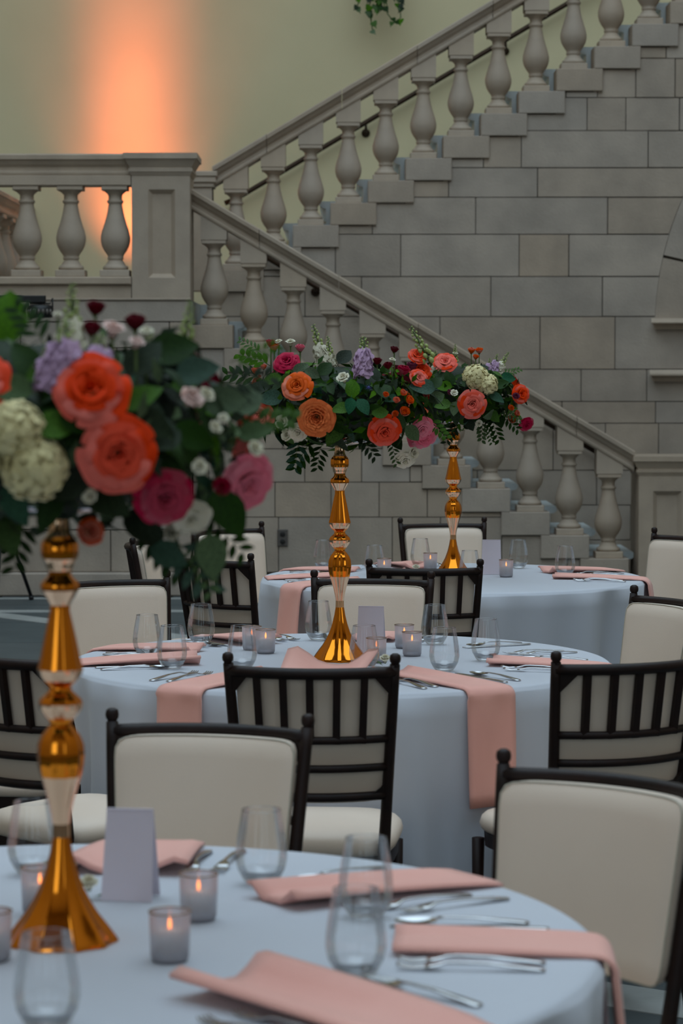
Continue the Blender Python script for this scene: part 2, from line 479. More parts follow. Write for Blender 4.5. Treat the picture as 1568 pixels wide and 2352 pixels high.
lb = thing('landing_balustrade', (at_y(163, 637, YP).x, YP, 0), 0, 'level carved stone balustrade along the edge of the landing', 'balustrade')
ox = lb.location.x
for px in (-242, -141, -40, 62, 163, 265):
    obj('baluster', BALP, lb, (at_y(px, 500, YP).x - ox, 0, zlp))
zab = zlp + BALH * 1.056
xl, xr = -5 - ox, pxl - ox - .005
mb = MB(); mb.bbox((xl, -.1, zab), (xr, .1, zrt - ch * 1.0), .004)
obj('fascia', mb.mesh('fascia', 'stone_carved'), lb)
hp = rail_prof(ch / .15, .9)
mb = sweep_rail(hp, xl, xr, zrt - ch - .004, zrt - ch - .004)
obj('rail_segment', mb.mesh('rail_segment', 'stone_carved'), lb)
mb = MB(); mb.bbox((xl, -.12, zlp - .055), (xr, .12, zlp), .008)
obj('base_course', mb.mesh('base_course', 'stone_carved'), lb)
mb = MB(); mb.bbox((xl, -.09, zlp - .16), (xr, .12, zlp - .055), .004)
obj('base_course', mb.mesh('base_course', 'stone_carved'), lb)

# return balustrade running back along the far side of the landing
rb = thing('return_balustrade', (-2.66, 19.2, 0), 0, 'short stone balustrade running back to the plaster wall behind the landing', 'balustrade')
for y in (-.9, -.35, .2, .75, 1.3):
    obj('baluster', BALP, rb, (0, y, zlp - .1))
hp2 = [(b, d) for b, d in rail_prof(1, .9)]
v = [(b, -1.1, zab - .1 + d) for b, d in hp2] + [(b, 1.78, zab - .1 + d) for b, d in hp2]
n = len(hp2)
obj('rail_segment', MB().add(v, [tuple(range(n - 1, -1, -1)), tuple(range(n, 2 * n))] + [(i, (i + 1) % n, n + (i + 1) % n, n + i) for i in range(n)]).mesh('rail_segment', 'stone_carved'), rb)
obj('base_course', MB().bbox((-.12, -1.1, zfl), (.12, 1.78, zlp - .1), .006).mesh('base_course', 'stone_carved'), rb)

# ---- landing front wall (ashlar)
wl = obj('wall_landing', MB().box((-6, YP + .0, 0), (pxr - .03, YP + .5, zfl - .003)).mesh('wall_landing', 'mortar'))
tag(wl, 'coursed stone wall below the landing', None, None, 'structure')
zs = [0.0] + [at_y(200, y, YP).z for y in (1312, 1215, 1130, 1050, 965, 880, 800, 740, 691)]
cs = []
for k in range(1, len(zs) - 1):
    off = (k * .37) % 1.0
    js = [-6 + off + q * random.choice((1.0, 1.05)) for q in range(8)]
    cs.append((zs[k], zs[k + 1], js))
zt_land = zs[-1]
ashlar(wl, cs, -6, pxr, lambda x: 99, YP - .1, [], .1)
mb = MB(); mb.bbox((-6, YP - .13, 0), (pxr + .02, YP + .1, zs[1]), .012)
obj('plinth_course', mb.mesh('plinth_course', 'stone'), wl)
mb = MB(); mb.bbox((-6, YP - .11, zt_land), (pxr + .004, YP + .1, zlp - .15), .004)
obj('plinth_course', mb.mesh('plinth_course', 'stone'), wl)

# ---- lower stringer wall (ashlar, stepped top)
xe = at_y(1466, 1200, YL).x
def top_low(x):
    i = math.floor((x - L0.x + .21) / RUN)
    i = max(0, min(NL - 1, i))
    return lower(i)[1] - BALH - .168
sx = [L0.x - .21 + i * RUN for i in range(1, NL)]
wsl = obj('wall_lower_stair', MB().box((pxr, YL - .04, 0), (pxr + .02, YL + .1, .3)).mesh('wall_lower_stair', 'mortar'))
tag(wsl, 'coursed stone wall under the lower flight', None, None, 'structure')
mb = MB()
for i in range(NL):
    xa = max(pxr, L0.x - .21 + i * RUN); xb = L0.x - .21 + (i + 1) * RUN
    t = lower(i)[1] - BALH - .18
    if t > .02: mb.box((xa, YL - .08, 0), (min(xb, xe), YL + .1, t))
obj('wall_core', mb.mesh('wall_core', 'mortar'), wsl)
zy = [1312, 1282, 1186, 1106, 1036, 960, 880, 800, 735]
zs = [0.0] + [at_y(900, y, YL).z for y in (1312, 1186, 1106, 1030, 955, 880, 800, 735)]
jl = {1: [380, 505, 640, 778, 900, 1010, 1150, 1300], 2: [440, 552, 632, 760, 870, 980, 1180], 3: [480, 600, 700, 830, 940, 1060], 4: [520, 650, 790, 900, 990], 5: [500, 620, 720, 850], 6: [560, 660, 760], 7: [520, 620]}
cs = [(zs[k], zs[k + 1], [at_y(p, 1100, YL).x for p in jl[k]]) for k in range(1, len(zs) - 1)]
ashlar(wsl, cs, pxr, xe, top_low, YL - .1, sx, .12)
mb = MB(); mb.bbox((pxr, YL - .12, 0), (xe, YL + .1, min(zs[1], lower(NL - 1)[1] - BALH - .17)), .012)
obj('plinth_course', mb.mesh('plinth_course', 'stone'), wsl)

# ---- newel pier at the foot of the lower flight
npx = at_y(1465, 1200, YL - .12).x
np_ = thing('newel_pier', (npx + .26, YL, 0), 0, 'panelled stone newel pier at the foot of the lower stair rail', 'newel post')
nz1 = at_y(1500, 1092, YL - .15).z; nz2 = at_y(1500, 1048, YL - .15).z
a0, a1 = at_y(1499, 1200, YL - .15).x - npx - .26, at_y(1565, 1200, YL - .15).x - npx - .26
b1 = at_y(1520, 1128, YL - .15).z
mb = MB()
mb.box((-.26, -.15, 0), (a0, .35, nz1)); mb.box((a1, -.15, 0), (a1 + abs(a0 + .26), .35, nz1)); mb.box((a0, -.15, 0), (a1, .35, .2)); mb.box((a0, -.15, b1), (a1, .35, nz1))
obj('pier_frame', mb.mesh('pier_frame', 'stone_carved'), np_)
v = [(a0, -.15, .2), (a1, -.15, .2), (a1, -.15, b1), (a0, -.15, b1), (a0 + e, -.12, .2 + e), (a1 - e, -.12, .2 + e), (a1 - e, -.12, b1 - e), (a0 + e, -.12, b1 - e)]
obj('recessed_panel', MB().add(v, [(4, 5, 6, 7), (0, 1, 5, 4), (1, 2, 6, 5), (2, 3, 7, 6), (3, 0, 4, 7)]).mesh('recessed_panel', 'stone_carved'), np_)
mb = MB(); ch2 = nz2 - nz1
cap_profile(mb, -.26, a1 + abs(a0 + .26), -.15, .35, [(nz1 + a * ch2, nz1 + b * ch2, c * .8, d * .8) for a, b, c, d in cap_steps])
obj('pier_cap', mb.mesh('pier_cap', 'stone_carved'), np_)

# ---- upper stair wall (ashlar)
def top_up(x):
    j = math.floor((x - U0.x + .135) / RUN)
    if j < 0: return upper(0)[1] - BALH - .168
    return upper(min(j, NU - 1))[1] - BALH - .168
sxu = [U0.x - .135 + j * RUN for j in range(0, NU)]
YW = YU - .10
xwl, xwr = pxr + .05, at_y(1790, 500, YW).x
wsu = obj('wall_upper_stair', MB().box((xwl, YW + .03, 0), (xwl + .02, YW + .2, .4)).mesh('wall_upper_stair', 'mortar'))
tag(wsu, 'coursed stone wall under the upper flight', None, None, 'structure')
mb = MB()
cxs = [xwl] + [x for x in sxu if xwl < x < xwr] + [xwr]
for a, b in zip(cxs[:-1], cxs[1:]):
    mb.box((a, YW + .03, 0), (b, YW + .2, top_up((a + b) / 2) - .01))
obj('wall_core', mb.mesh('wall_core', 'mortar'), wsu)
ys = [1334, 1240, 1160, 1080, 972, 922, 848, 727, 635, 538, 453, 385, 300, 224, 134, 50, -40, -130]
jo = {972: [560, 690, 850, 990, 1140, 1270, 1390, 1512], 922: [600, 780, 960, 1120, 1290, 1505], 848: [520, 700, 880, 1050, 1180, 1334, 1485],
      727: [480, 640, 830, 1010, 1240, 1412], 635: [560, 700, 830, 1127, 1383], 538: [520, 660, 770, 920, 1192, 1306, 1512], 453: [600, 740, 855, 1092, 1395, 1560],
      385: [700, 860, 1030, 1234, 1535], 300: [880, 980, 1110, 1197, 1488], 224: [1200, 1348, 1437, 1560], 134: [1300, 1372, 1460, 1550], 50: [1460, 1530, 1640]}
# arch on the right: extrados circle (pixels on the wall plane)
acx, acy, arx = 2260, 757, 755
def arch_x(py):
    t = max(0.0, 1 - ((acy - py) / arx) ** 2)
    return acx - arx * math.sqrt(t)
cs_main = []
for k in range(len(ys) - 1):
    yb, yt = ys[k], ys[k + 1]
    z0, z1 = at_y(784, yb, YW).z, at_y(784, yt, YW).z
    js = jo.get(yt) or [430 + 137 * ((k * .43) % 1) + 137 * q for q in range(9)]
    cs_main.append((z0, z1, [at_y(p, yt, YW).x for p in js], yb, yt))
for (z0, z1, js, yb, yt) in cs_main:
    if 10 < yb <= 735:
        # courses running into the arch: last block gets a sloped right end
        js2 = sorted(js)
        xa_t, xa_b = at_y(arch_x(yt), yt, YW).x, at_y(arch_x(yb), yb, YW).x
        js2 = [j for j in js2 if j < min(xa_t, xa_b) - .15 and j > xwl]
        js2 = js2 or [xwl + .1]
        last = js2[-1]
        ashlar(wsu, [(z0, z1, js2[:-1])], xwl, last, top_up, YW, sxu, .14)
        g = .0045
        pts = [(last + g, z0 + g), (xa_b - .006, z0 + g)]
        for q in range(1, 5):
            py = yb + (yt - yb) * q / 4
            pts.append((at_y(arch_x(py), py, YW).x - .006, min(z1 - g, at_y(784, py, YW).z)))
        pts.append((last + g, z1 - g))
        obj('stone_block', MB().prism(pts, YW, YW + .14, 0).mesh('stone_block', 'stone'), wsu)
    else:
        xr_ = xwr
        ashlar(wsu, [(z0, z1, js)], xwl, xr_, top_up, YW, sxu, .14)
mb = MB(); mb.bbox((xwl, YW - .02, 0), (xwr, YW + .14, at_y(784, 1334, YW).z), .01)
obj('plinth_course', mb.mesh('plinth_course', 'stone'), wsu)
# voussoirs
zc = at_y(784, 757, YW).z; xc = at_y(acx, 757, YW).x; sc_ = YW / F
Ro, Ri = arx * sc_, (arx - 175) * sc_
angs = [.2, 12.8, 25, 38, 50]
for a0_, a1_ in zip(angs[:-1], angs[1:]):
    pts = []
    for q in range(7):
        a = R(a0_ + .25 + (a1_ - a0_ - .5) * q / 6); pts.append((xc - Ro * math.cos(a), zc + Ro * math.sin(a)))
    for q in range(7):
        a = R(a1_ - .25 - (a1_ - a0_ - .5) * q / 6); pts.append((xc - Ri * math.cos(a), zc + Ri * math.sin(a)))
    n = len(pts); mb = MB()
    y0, y1 = YW - .004, YW + .14
    v = [(x, y0, z) for x, z in pts] + [(x, y1, z) for x, z in pts]
    f = []
    for q in range(6):
        f.append((q + 1, q, n - 1 - q, n - 2 - q)); 
    for i in range(n):
        j = (i + 1) % n; f.append((i, j, n + j, n + i))
    mb.add(v, f); obj('voussoir', mb.mesh('voussoir', 'stone'), wsu)
mb = MB(); mb.box((xc - Ri - .02, YW + .04, zc - .1), (xwr + 1.2, YW + .16, zc + 1.4)); obj('niche_back', mb.mesh('niche_back', 'stone'), wsu)
for (px, yt, yb) in ((1492, 731, 756), (1488, 849, 876)):
    x0 = at_y(px, yt, YW).x; z1 = at_y(px, yt, YW - .1).z; z0 = at_y(px, yb, YW - .05).z
    mb = MB()
    prof = [(0, z0), (-.05, z0), (-.05, z0 + .03), (-.12, z0 + .045), (-.12, z1 - .03), (-.09, z1), (0, z1)]
    n = len(prof)
    v = [(x0 + (.05 + d * .5 if d > -.06 else 0) * 1, YW + .01 + d, z) for d, z in prof] + [(xwr, YW + .01 + d, z) for d, z in prof]
    mb.add(v, [tuple(range(n)), tuple(range(2 * n - 1, n - 1, -1))] + [(i + 1, i, n + i, n + i + 1) for i in range(n - 1)])
    obj('impost_ledge', mb.mesh('impost_ledge', 'stone_carved'), wsu)

# ---- marble steps
def steps(name, label, n, posf, sgn, y0, y1, extra):
    root = thing(name, (posf(0)[0], y0, 0), 0, label, 'stairs')
    ox = posf(0)[0]
    mb = MB()
    # profile (x,z) : solid step with rounded nosing on its down-slope side
    tr = RUN + .05
    s = 1 if sgn < 0 else -1
    pr = [(-.16, -.30), (.12, -.30), (.12, -.055), (.15, -.05), (.168, -.034), (.168, -.016), (.155, 0), (-.16, 0)]
    pr = [(p[0] * s, p[1]) for p in pr]
    if s < 0: pr = pr[::-1]
    mb.prism(pr, 0, y1 - y0, 0)
    me = mb.mesh('marble_step', 'marble_step')
    for i in range(n):
        x, z = posf(i)
        obj('marble_step', me, root, (x - ox + extra, 0, z - BALH + .03))
steps('stair_flight', 'pale marble steps of the lower flight behind its balustrade', NL, lower, -1, YL + .155, YW - .008, .04)
steps('stair_flight', 'pale marble steps of the upper flight behind its balustrade', NU, upper, 1, YU + .155, YB - .01, -.05)

# ---- metal handrails
def handrail(label, pts, ywall, brs):
    root = thing('handrail', pts[0], 0, label, 'handrail')
    o = Vector(pts[0])
    mb = MB(); mb.tube([Vector(p) - o for p in pts], .021, 10)
    obj('rail_tube', mb.mesh('rail_tube', 'bronze'), root)
    for b in brs:
        b = Vector(b) - o; w = ywall - o.y
        mb = MB(); mb.tube([b, b + Vector((0, 0, -.05)), (b.x, w - .03, b.z - .07), (b.x, w, b.z - .07)], .01, 8)
        mb.lathe([(.035, 0), (.035, .012), (.02, .02)], 16, mtx=Matrix.Translation((b.x, w, b.z - .07)) @ Matrix.Rotation(R(90), 4, 'X'))
        obj('bracket', mb.mesh('bracket', 'bronze'), root)
yh_ = YB - .09
A = at_y(516, 467, yh_); B = at_y(545, 455, yh_); C = at_y(1330, -8, yh_); D = C + (C - B) * .25
handrail('thin dark bronze handrail on the plaster wall of the upper flight', [A, B, C, D], YB, [at_y(840, 284, yh_), at_y(1161, 95, yh_)])
yh2 = YW - .08
A = at_y(560, 560, yh2); C = at_y(1400, 1056, yh2)
handrail('thin dark bronze handrail on the coursed stone wall of the lower flight', [A, C], YW, [at_y(724, 648, yh2), at_y(1085, 862, yh2)])

# ---- wall outlet
p = at_y(649, 1235, YL - .1)
ot = thing('wall_outlet', (p.x, YL - .105, p.z), 0, 'grey double electrical outlet plate on stone wall beneath the lower flight', 'outlet')
obj('cover_plate', MB().bbox((-.037, -.012, -.06), (.037, .0, .06), .004).mesh('cover_plate', 'grey_plastic'), ot)
for dz in (.026, -.026):
    mb = MB(); mb.lathe([(.019, 0), (.019, .004), (.017, .005)], 16, mtx=Matrix.Translation((0, -.012, dz)) @ Matrix.Rotation(R(90), 4, 'X'))
    obj('receptacle', mb.mesh('receptacle', 'dark_plastic'), ot)

# ---- uplight behind the pier, washing the plaster wall
up = at_y(318, 640, YB - .5)
ul = thing('uplight', (up.x, YB - .42, zfl), 0, 'orange uplight on the landing floor washing the plaster wall', 'uplight')
mb = MB(); mb.lathe([(.08, .02), (.09, .03), (.09, .2), (.08, .22), (.075, .2)], 20, cap1=False)
mb.box((-.1, -.01, 0), (-.085, .01, .14)); mb.box((.085, -.01, 0), (.1, .01, .14)); mb.box((-.1, -.05, 0), (.1, .05, .012))
obj('housing', mb.mesh('housing', 'black_metal'), ul)
obj('lens', MB().lathe([(.001, .19), (.074, .195)], 20, cap0=False, cap1=False).mesh('lens', 'lamp_lens'), ul)
def spot(name, e, size, blend, loc, target, col, rad=.05):
    s = bpy.data.lights.new(name, 'SPOT'); s.energy = e; s.spot_size = R(size); s.spot_blend = blend; s.color = col; s.shadow_soft_size = rad
    o = bpy.data.objects.new(name, s); COL.objects.link(o); o.parent = ul
    o.location = loc; d = Vector(target) - Vector(loc)
    o.rotation_euler = d.to_track_quat('-Z', 'Y').to_euler()
spot('uplight_beam', 520, 27, 1.0, (-.06, -.2, .24), (-.06, .42, 2.15), (1.0, .22, .09), .28)
spot('uplight_spill', 120, 70, 1.0, (-.06, .0, .24), (-.06, .42, 1.2), (1.0, .24, .09), .2)

# ---- lighting stand with a stage light
lx = at_y(2, 800, 17.2)
ls = thing('lighting_stand', (lx.x, 17.2, 0), 0, 'black tripod lighting stand with crossbar in front of the landing wall', 'light stand')
zb = at_y(80, 687, 17.2).z
mb = MB(); mb.tube([(0, 0, .35), (0, 0, 1.3)], .02, 10); mb.tube([(0, 0, 1.3), (0, 0, zb)], .015, 10); mb.lathe([(.028, 1.25), (.03, 1.27), (.03, 1.34), (.028, 1.36)], 12)
obj('pole', mb.mesh('pole', 'black_metal'), ls)
xb1 = at_y(105, 687, 17.2).x - lx.x
obj('crossbar', MB().bbox((-xb1, -.025, zb - .024), (xb1, .025, zb + .024), .004).mesh('crossbar', 'black_metal'), ls)
xf = at_y(76, 1358, 17.6)
for a in (0, 1, 2):
    mb = MB()
    dx, dy = ((xf.x - lx.x, .3), (-.42, .25), (.02, -.48))[a]
    mb.tube([(0, 0, .62), (dx, dy, .02)], .013, 8); mb.tube([(0, 0, .38), (dx * .45, dy * .45, .36)], .008, 6)
    mb.tube([(dx * .985, dy * .985, .03), (dx, dy, .004)], .017, 8)
    obj('leg', mb.mesh('leg', 'black_metal'), ls)
pl = at_y(92, 715, 17.2)
st = thing('stage_light', (pl.x, 17.2, pl.z), 0, 'small black multi-lens stage light hanging from the crossbar', 'stage light')
mb = MB()
for (x0, x1) in ((-.09, .09),):
    mb.lathe([(.07, -.045), (.085, -.04), (.088, .0), (.085, .035), (.06, .045)], 18)
obj('housing', mb.mesh('housing', 'black_metal'), st)
for k in range(7):
    a = R(-150 + k * 20)
    obj('lens', MB().sphere((.086 * math.cos(a), .086 * math.sin(a), -.005), .013, 8, 6, 0, 1, 1, 1.5).mesh('lens', 'grey_plastic'), st)
mb = MB(); mb.tube([(-.085, 0, .0), (-.085, 0, .09), (-.07, 0, zb - pl.z - .03), (.07, 0, zb - pl.z - .03), (.085, 0, .09), (.085, 0, 0)], .006, 6)
mb.tube([(0, 0, zb - pl.z - .05), (0, 0, zb - pl.z)], .012, 8)
obj('yoke', mb.mesh('yoke', 'black_metal'), st)

# ================================================================== TABLES
TZ = .76; TR = .76
TC = [at_z(142, 2162, TZ), at_z(780, 1516, TZ), at_z(1040, 1325, TZ)]
TN = ['table farthest from the stairs', 'middle table', 'table closest to the stairs']
def fold(th, k):
    return (.9 * math.sin(13 * th + k + .7 * math.sin(2 * th)) + .9 * math.sin(24 * th + 2.1 * k + 1.2 * math.sin(3 * th)) + .4 * math.sin(5 * th + 1.3 * k)) / 2.1
def cloth_r(th, z, k):
    d = max(0.0, TZ - z)
    g = min(1.0, d / TZ)
    return TR + .006 + .005 * g + (.085 * g ** .7) * (fold(th, k) - .15)
SEATS = []

# ================================================================== CHAIRS
BW0, BW1 = .166, .196          # half width at the seat / at the finials
def hw_at(z): return BW0 + (BW1 - BW0) * (z - .45) / .464
def yb_at(z): return -.075 * (z - .45) / .464
def bow(x, z): return -.058 * (1 - (x / hw_at(z)) ** 2)
def bar(z, r0, r1, dx=0, bowk=1.0, n=14, ry=None):
    """bowed rail between the posts; flattened section r0 (vertical) x r1 (depth)"""
    mb = MB(); w = hw_at(z)
    pts = [(-w + 2 * w * i / n, yb_at(z) + bowk * bow(-w + 2 * w * i / n, z), z) for i in range(n + 1)]
    mb.tube(pts, r0, 8)
    return mb
def build_chair_meshes():
    D = {}
    for s in (-1, 1):
        mb = MB()
        P = [(s * (BW0 - .002), -.085, .012), (s * (BW0 - .002), -.045, .2), (s * BW0, -.008, .38), (s * BW0, 0, .45)]
        for z in (.55, .65, .75, .85, .89): P.append((s * hw_at(z), yb_at(z), z))
        mb.tube(P, [.0115, .0125, .0145, .0145, .0135, .013, .013, .0125, .012], 10)
        mb.lathe([(.010, .885), (.0095, .893), (.0125, .897), (.0135, .904), (.012, .912), (.006, .916)], 12, mtx=Matrix.Translation((s * hw_at(.9), yb_at(.9), 0)))
        mb.lathe([(.014, 0), (.014, .014)], 10, mtx=Matrix.Translation((s * (BW0 - .002), -.087, 0)))
        D['rear' + str(s)] = mb.mesh('leg', 'mahogany')
        mb = MB()
        mb.tube([(s * .178, .375, .005), (s * .178, .375, .2), (s * .178, .372, .40)], [.011, .0135, .016], 10)
        D['front' + str(s)] = mb.mesh('leg', 'mahogany')
        # corner brackets, upper diagonal and lower curved
        mb = MB()
        zt = .87; w = hw_at(.85)
        v = []
        for y in (-.008, .008):
            v += [(s * w, yb_at(zt) + y, zt), (s * (w - .05), yb_at(zt) + y + bow(w - .05, zt), zt), (s * hw_at(.81), yb_at(.81) + y, .81)]
        mb.add(v, [(0, 1, 2), (5, 4, 3), (0, 1, 4, 3), (1, 2, 5, 4), (2, 0, 3, 5)])
        D['brt' + str(s)] = mb.mesh('corner_bracket', 'mahogany')
        mb = MB(); zb = .58; w = hw_at(zb)
        arc = [(w - .052 + .052 * math.sin(R(a)), zb + .055 - .055 * math.cos(R(a))) for a in range(0, 91, 15)]
        v = []
        for y in (-.008, .008):
            v += [(s * w, yb_at(zb) + y, zb)] + [(s * x, yb_at(z) + y + bow(x, z), z) for x, z in arc]
        k = len(arc) + 1
        f = [(0, i, i + 1) for i in range(1, k - 1)] + [(k, k + i + 1, k + i) for i in range(1, k - 1)] + [(i, i + 1, k + i + 1, k + i) for i in range(1, k - 1)]
        mb.add(v, f)
        D['brb' + str(s)] = mb.mesh('corner_bracket', 'mahogany')
        mb = MB(); mb.tube([(s * .167, -.03, .27), (s * .178, .375, .27)], .008, 8); mb.tube([(s * .167, -.05, .18), (s * .178, .375, .18)], .008, 8)
        D['str' + str(s)] = mb.mesh('stretcher', 'mahogany')
    D['top'] = bar(.872, .0135, .011).mesh('top_rail', 'mahogany')
    for k, z in enumerate((.714, .646, .577)):
        D['cross%d' % k] = bar(z, (.0095, .0095, .011)[k], .01).mesh('cross_rail', 'mahogany')
    for k in range(5):
        t = -1 + (k + 1) / 3
        mb = MB(); v = []
        for z in (.705, .875):
            x = t * hw_at(z) * .98; y = yb_at(z) + bow(x, z)
            v += [(x - .0085, y - .006, z), (x + .0085, y - .006, z), (x + .0085, y + .008, z), (x - .0085, y + .008, z)]
        mb.add(v, [(0, 3, 2, 1), (4, 5, 6, 7), (0, 1, 5, 4), (1, 2, 6, 5), (2, 3, 7, 6), (3, 0, 4, 7)])
        D['slat%d' % k] = mb.mesh('slat', 'mahogany')
    mb = MB(); mb.tube([(-.178, .375, .21), (.178, .375, .21)], .008, 8); D['strf'] = mb.mesh('stretcher', 'mahogany')
    mb = MB(); mb.tube([(-.165, -.04, .25), (.165, -.04, .25)], .008, 8); D['strr'] = mb.mesh('stretcher', 'mahogany')
    # back pad : cushioned slab, superellipse outline
    def pad(front):
        mb = MB(); nu, nv = 22, 16
        z0, z1 = .562, .866
        def pos(u, v):
            # u,v in -1..1 on a rounded rectangle
            z = (z0 + z1) / 2 + v * (z1 - z0) / 2
            w = hw_at(z) - .0135
            x = u * w
            return x, z
        def pt(a, b, side):
            u = a * 2 - 1; v = b * 2 - 1
            # round the corners
            cu, cv = abs(u), abs(v)
            k = 1.0
            e_ = 14
            nrm = (cu ** e_ + cv ** e_) ** (1 / e_)
            m = max(cu, cv)
            if nrm > 0: u *= m / nrm; v *= m / nrm
            x, z = pos(u, v)
            edge = min(1.0, (1 - m) / .12) if m < 1 else 0
            th = .014 + .010 * math.sqrt(max(0, edge * (2 - edge))) + .006 * (1 - u * u) * (1 - v * v)
            y = yb_at(z) + .022 + .92 * bow(x, z)
            y += (th if side > 0 else -.012)
            return (x, y, z)
        mb.grid(lambda a, b: pt(1 - a, b, 1), nu, nv)
        mb.grid(lambda a, b: pt(a, b, -1), nu, nv)
        # rim
        ring = [(i / 20, 0) for i in range(20)] + [(1, i / 16) for i in range(16)] + [(1 - i / 20, 1) for i in range(20)] + [(0, 1 - i / 16) for i in range(16)]
        v = [pt(a, b, 1) for a, b in ring] + [pt(a, b, -1) for a, b in ring]; n = len(ring)
        mb.add(v, [(i, (i + 1) % n, n + (i + 1) % n, n + i) for i in range(n)], True)
        wl_ = MB(); loop = [Vector(pt(a, b, 1)) for a, b in ring]
        wl_.tube(loop + [loop[0]], .002, 5)
        return mb.mesh('back_pad', 'vinyl'), wl_.mesh('welt', 'welt')
    D['pad'], D['welt'] = pad(True)
    # seat
    def outline(t, sh=0.0):
        a = 2 * math.pi * t
        c, s_ = math.cos(a), math.sin(a)
        q = 4.5
        rr = (abs(c) ** q + abs(s_) ** q) ** (-1 / q)
        x, y = rr * c, rr * s_
        w = (.182 + .018 * (y + 1) / 2) - sh
        return x * w, .19 + y * (.205 - sh)
    mb = MB(); n = 48; rows = []
    for (sh, z) in ((.006, .425), (0, .432), (-.004, .445), (0, .46), (.012, .472), (.04, .482), (.08, .488), (.12, .491), (.165, .492)):
        rows.append([(*outline(i / n, sh), z) for i in range(n)])
    v = [p for r in rows for p in r]
    f = [tuple(range(n - 1, -1, -1)), tuple((len(rows) - 1) * n + i for i in range(n))]
    for k in range(len(rows) - 1):
        for i in range(n):
            j = (i + 1) % n; f.append((k * n + i, k * n + j, (k + 1) * n + j, (k + 1) * n + i))
    mb.add(v, f, True); D['seat'] = mb.mesh('seat', 'vinyl')
    mb = MB(); rows = []
    for (sh, z) in ((.03, .385), (.008, .387), (.006, .424), (.03, .428)):
        rows.append([(*outline(i / n, sh), z) for i in range(n)])
    v = [p for r in rows for p in r]; f = [tuple(range(n - 1, -1, -1)), tuple(3 * n + i for i in range(n))]
    for k in range(3):
        for i in range(n):
            j = (i + 1) % n; f.append((k * n + i, k * n + j, (k + 1) * n + j, (k + 1) * n + i))
    mb.add(v, f, False); D['frame'] = mb.mesh('seat_frame', 'mahogany')
    return D
CM = build_chair_meshes()
def chair(pl, pr, label, group):
    """pl/pr: finial positions on the plan (left, right as the sitter sees: local -x, +x); sitter faces +y local"""
    pl = Vector(pl); pr = Vector(pr)
    d = (pr - pl).normalized(); n = Vector((-d.y, d.x))          # facing
    c = (pl + pr) / 2 + n * .075
    root = thing('banquet_chair', (c.x, c.y, 0), math.atan2(d.y, d.x), label, 'chair', group)
    SEATS.append((c.xy, math.atan2(d.y, d.x)))
    for k in ('rear-1', 'rear1', 'front-1', 'front1'): obj('leg', CM[k], root)
    obj('top_rail', CM['top'], root)
    for k in range(3): obj('cross_rail', CM['cross%d' % k], root)
    for k in range(5): obj('slat', CM['slat%d' % k], root)
    for k in ('brt-1', 'brt1', 'brb-1', 'brb1'): obj('corner_bracket', CM[k], root)
    for k in ('str-1', 'str1', 'strf', 'strr'): obj('stretcher', CM[k], root)
    p = obj('back_pad', CM['pad'], root); obj('welt', CM['welt'], p)
    obj('seat', CM['seat'], root); obj('seat_frame', CM['frame'], root)
    return root
FZ = .914
def fin(px, py): return at_z(px, py, FZ).xy
def rot_from(p, ang, w=2 * BW1):
    return Vector(p) + Vector((math.cos(R(ang)), math.sin(R(ang)))) * w
CG = ['chairs around the ' + t for t in TN]
base = 'dark wooden ballroom chair with cream pad, '
# seats seen from the front (facing the camera): sitter's left is picture right
chair(fin(713, 1642), fin(253, 1628), base + 'stair side of ' + TN[0], CG[0])
a = fin(1157, 1722); chair(rot_from(a, -37), a, base + 'stair-newel corner of ' + TN[0], CG[0])
chair(fin(520, 1500), fin(910, 1503), base + 'room side of ' + TN[1], CG[1])
a = fin(1277, 1498); chair(a, rot_from(a, 23), base + 'room-newel corner of ' + TN[1], CG[1])
a = fin(118, 1490); chair(rot_from(a, 137), a, base + 'room-landing corner of ' + TN[1], CG[1])
a = Vector((TC[1].x - 1.2, TC[1].y - .1)); chair(a + Vector((.02, .2)), a - Vector((.02, .19)), base + 'landing side of ' + TN[1], CG[1])
a = fin(383, 1310); chair(a, rot_from(a, 207), base + 'stair-landing corner of ' + TN[1], CG[1])
chair(fin(992, 1313), fin(720, 1310), base + 'stair side of ' + TN[1], CG[1])
a = fin(1457, 1345); chair(rot_from(a, -66), a, base + 'stair-newel corner of ' + TN[1], CG[1])
a = Vector((TC[1].x + 1.14, TC[1].y - .18)); chair(a + Vector((.04, -.19)), a + Vector((-.04, .19)), base + 'newel side of ' + TN[1], CG[1])
chair(fin(850, 1285), fin(1100, 1285), base + 'room side of ' + TN[2], CG[2])
a = fin(575, 1272); chair(rot_from(a, 137), a, base + 'room-landing corner of ' + TN[2], CG[2])
a = at_z(303, 1236, FZ).xy; chair(rot_from(a, 84), a, base + 'landing side of ' + TN[2], CG[2])
a = fin(600, 1198); chair(a, rot_from(a, 223), base + 'stair-landing corner of ' + TN[2], CG[2])
chair(fin(1115, 1188), fin(915, 1190), base + 'stair side of ' + TN[2], CG[2])
a = fin(1503, 1212); chair(rot_from(a, -62), a, base + 'stair-newel corner of ' + TN[2], CG[2])

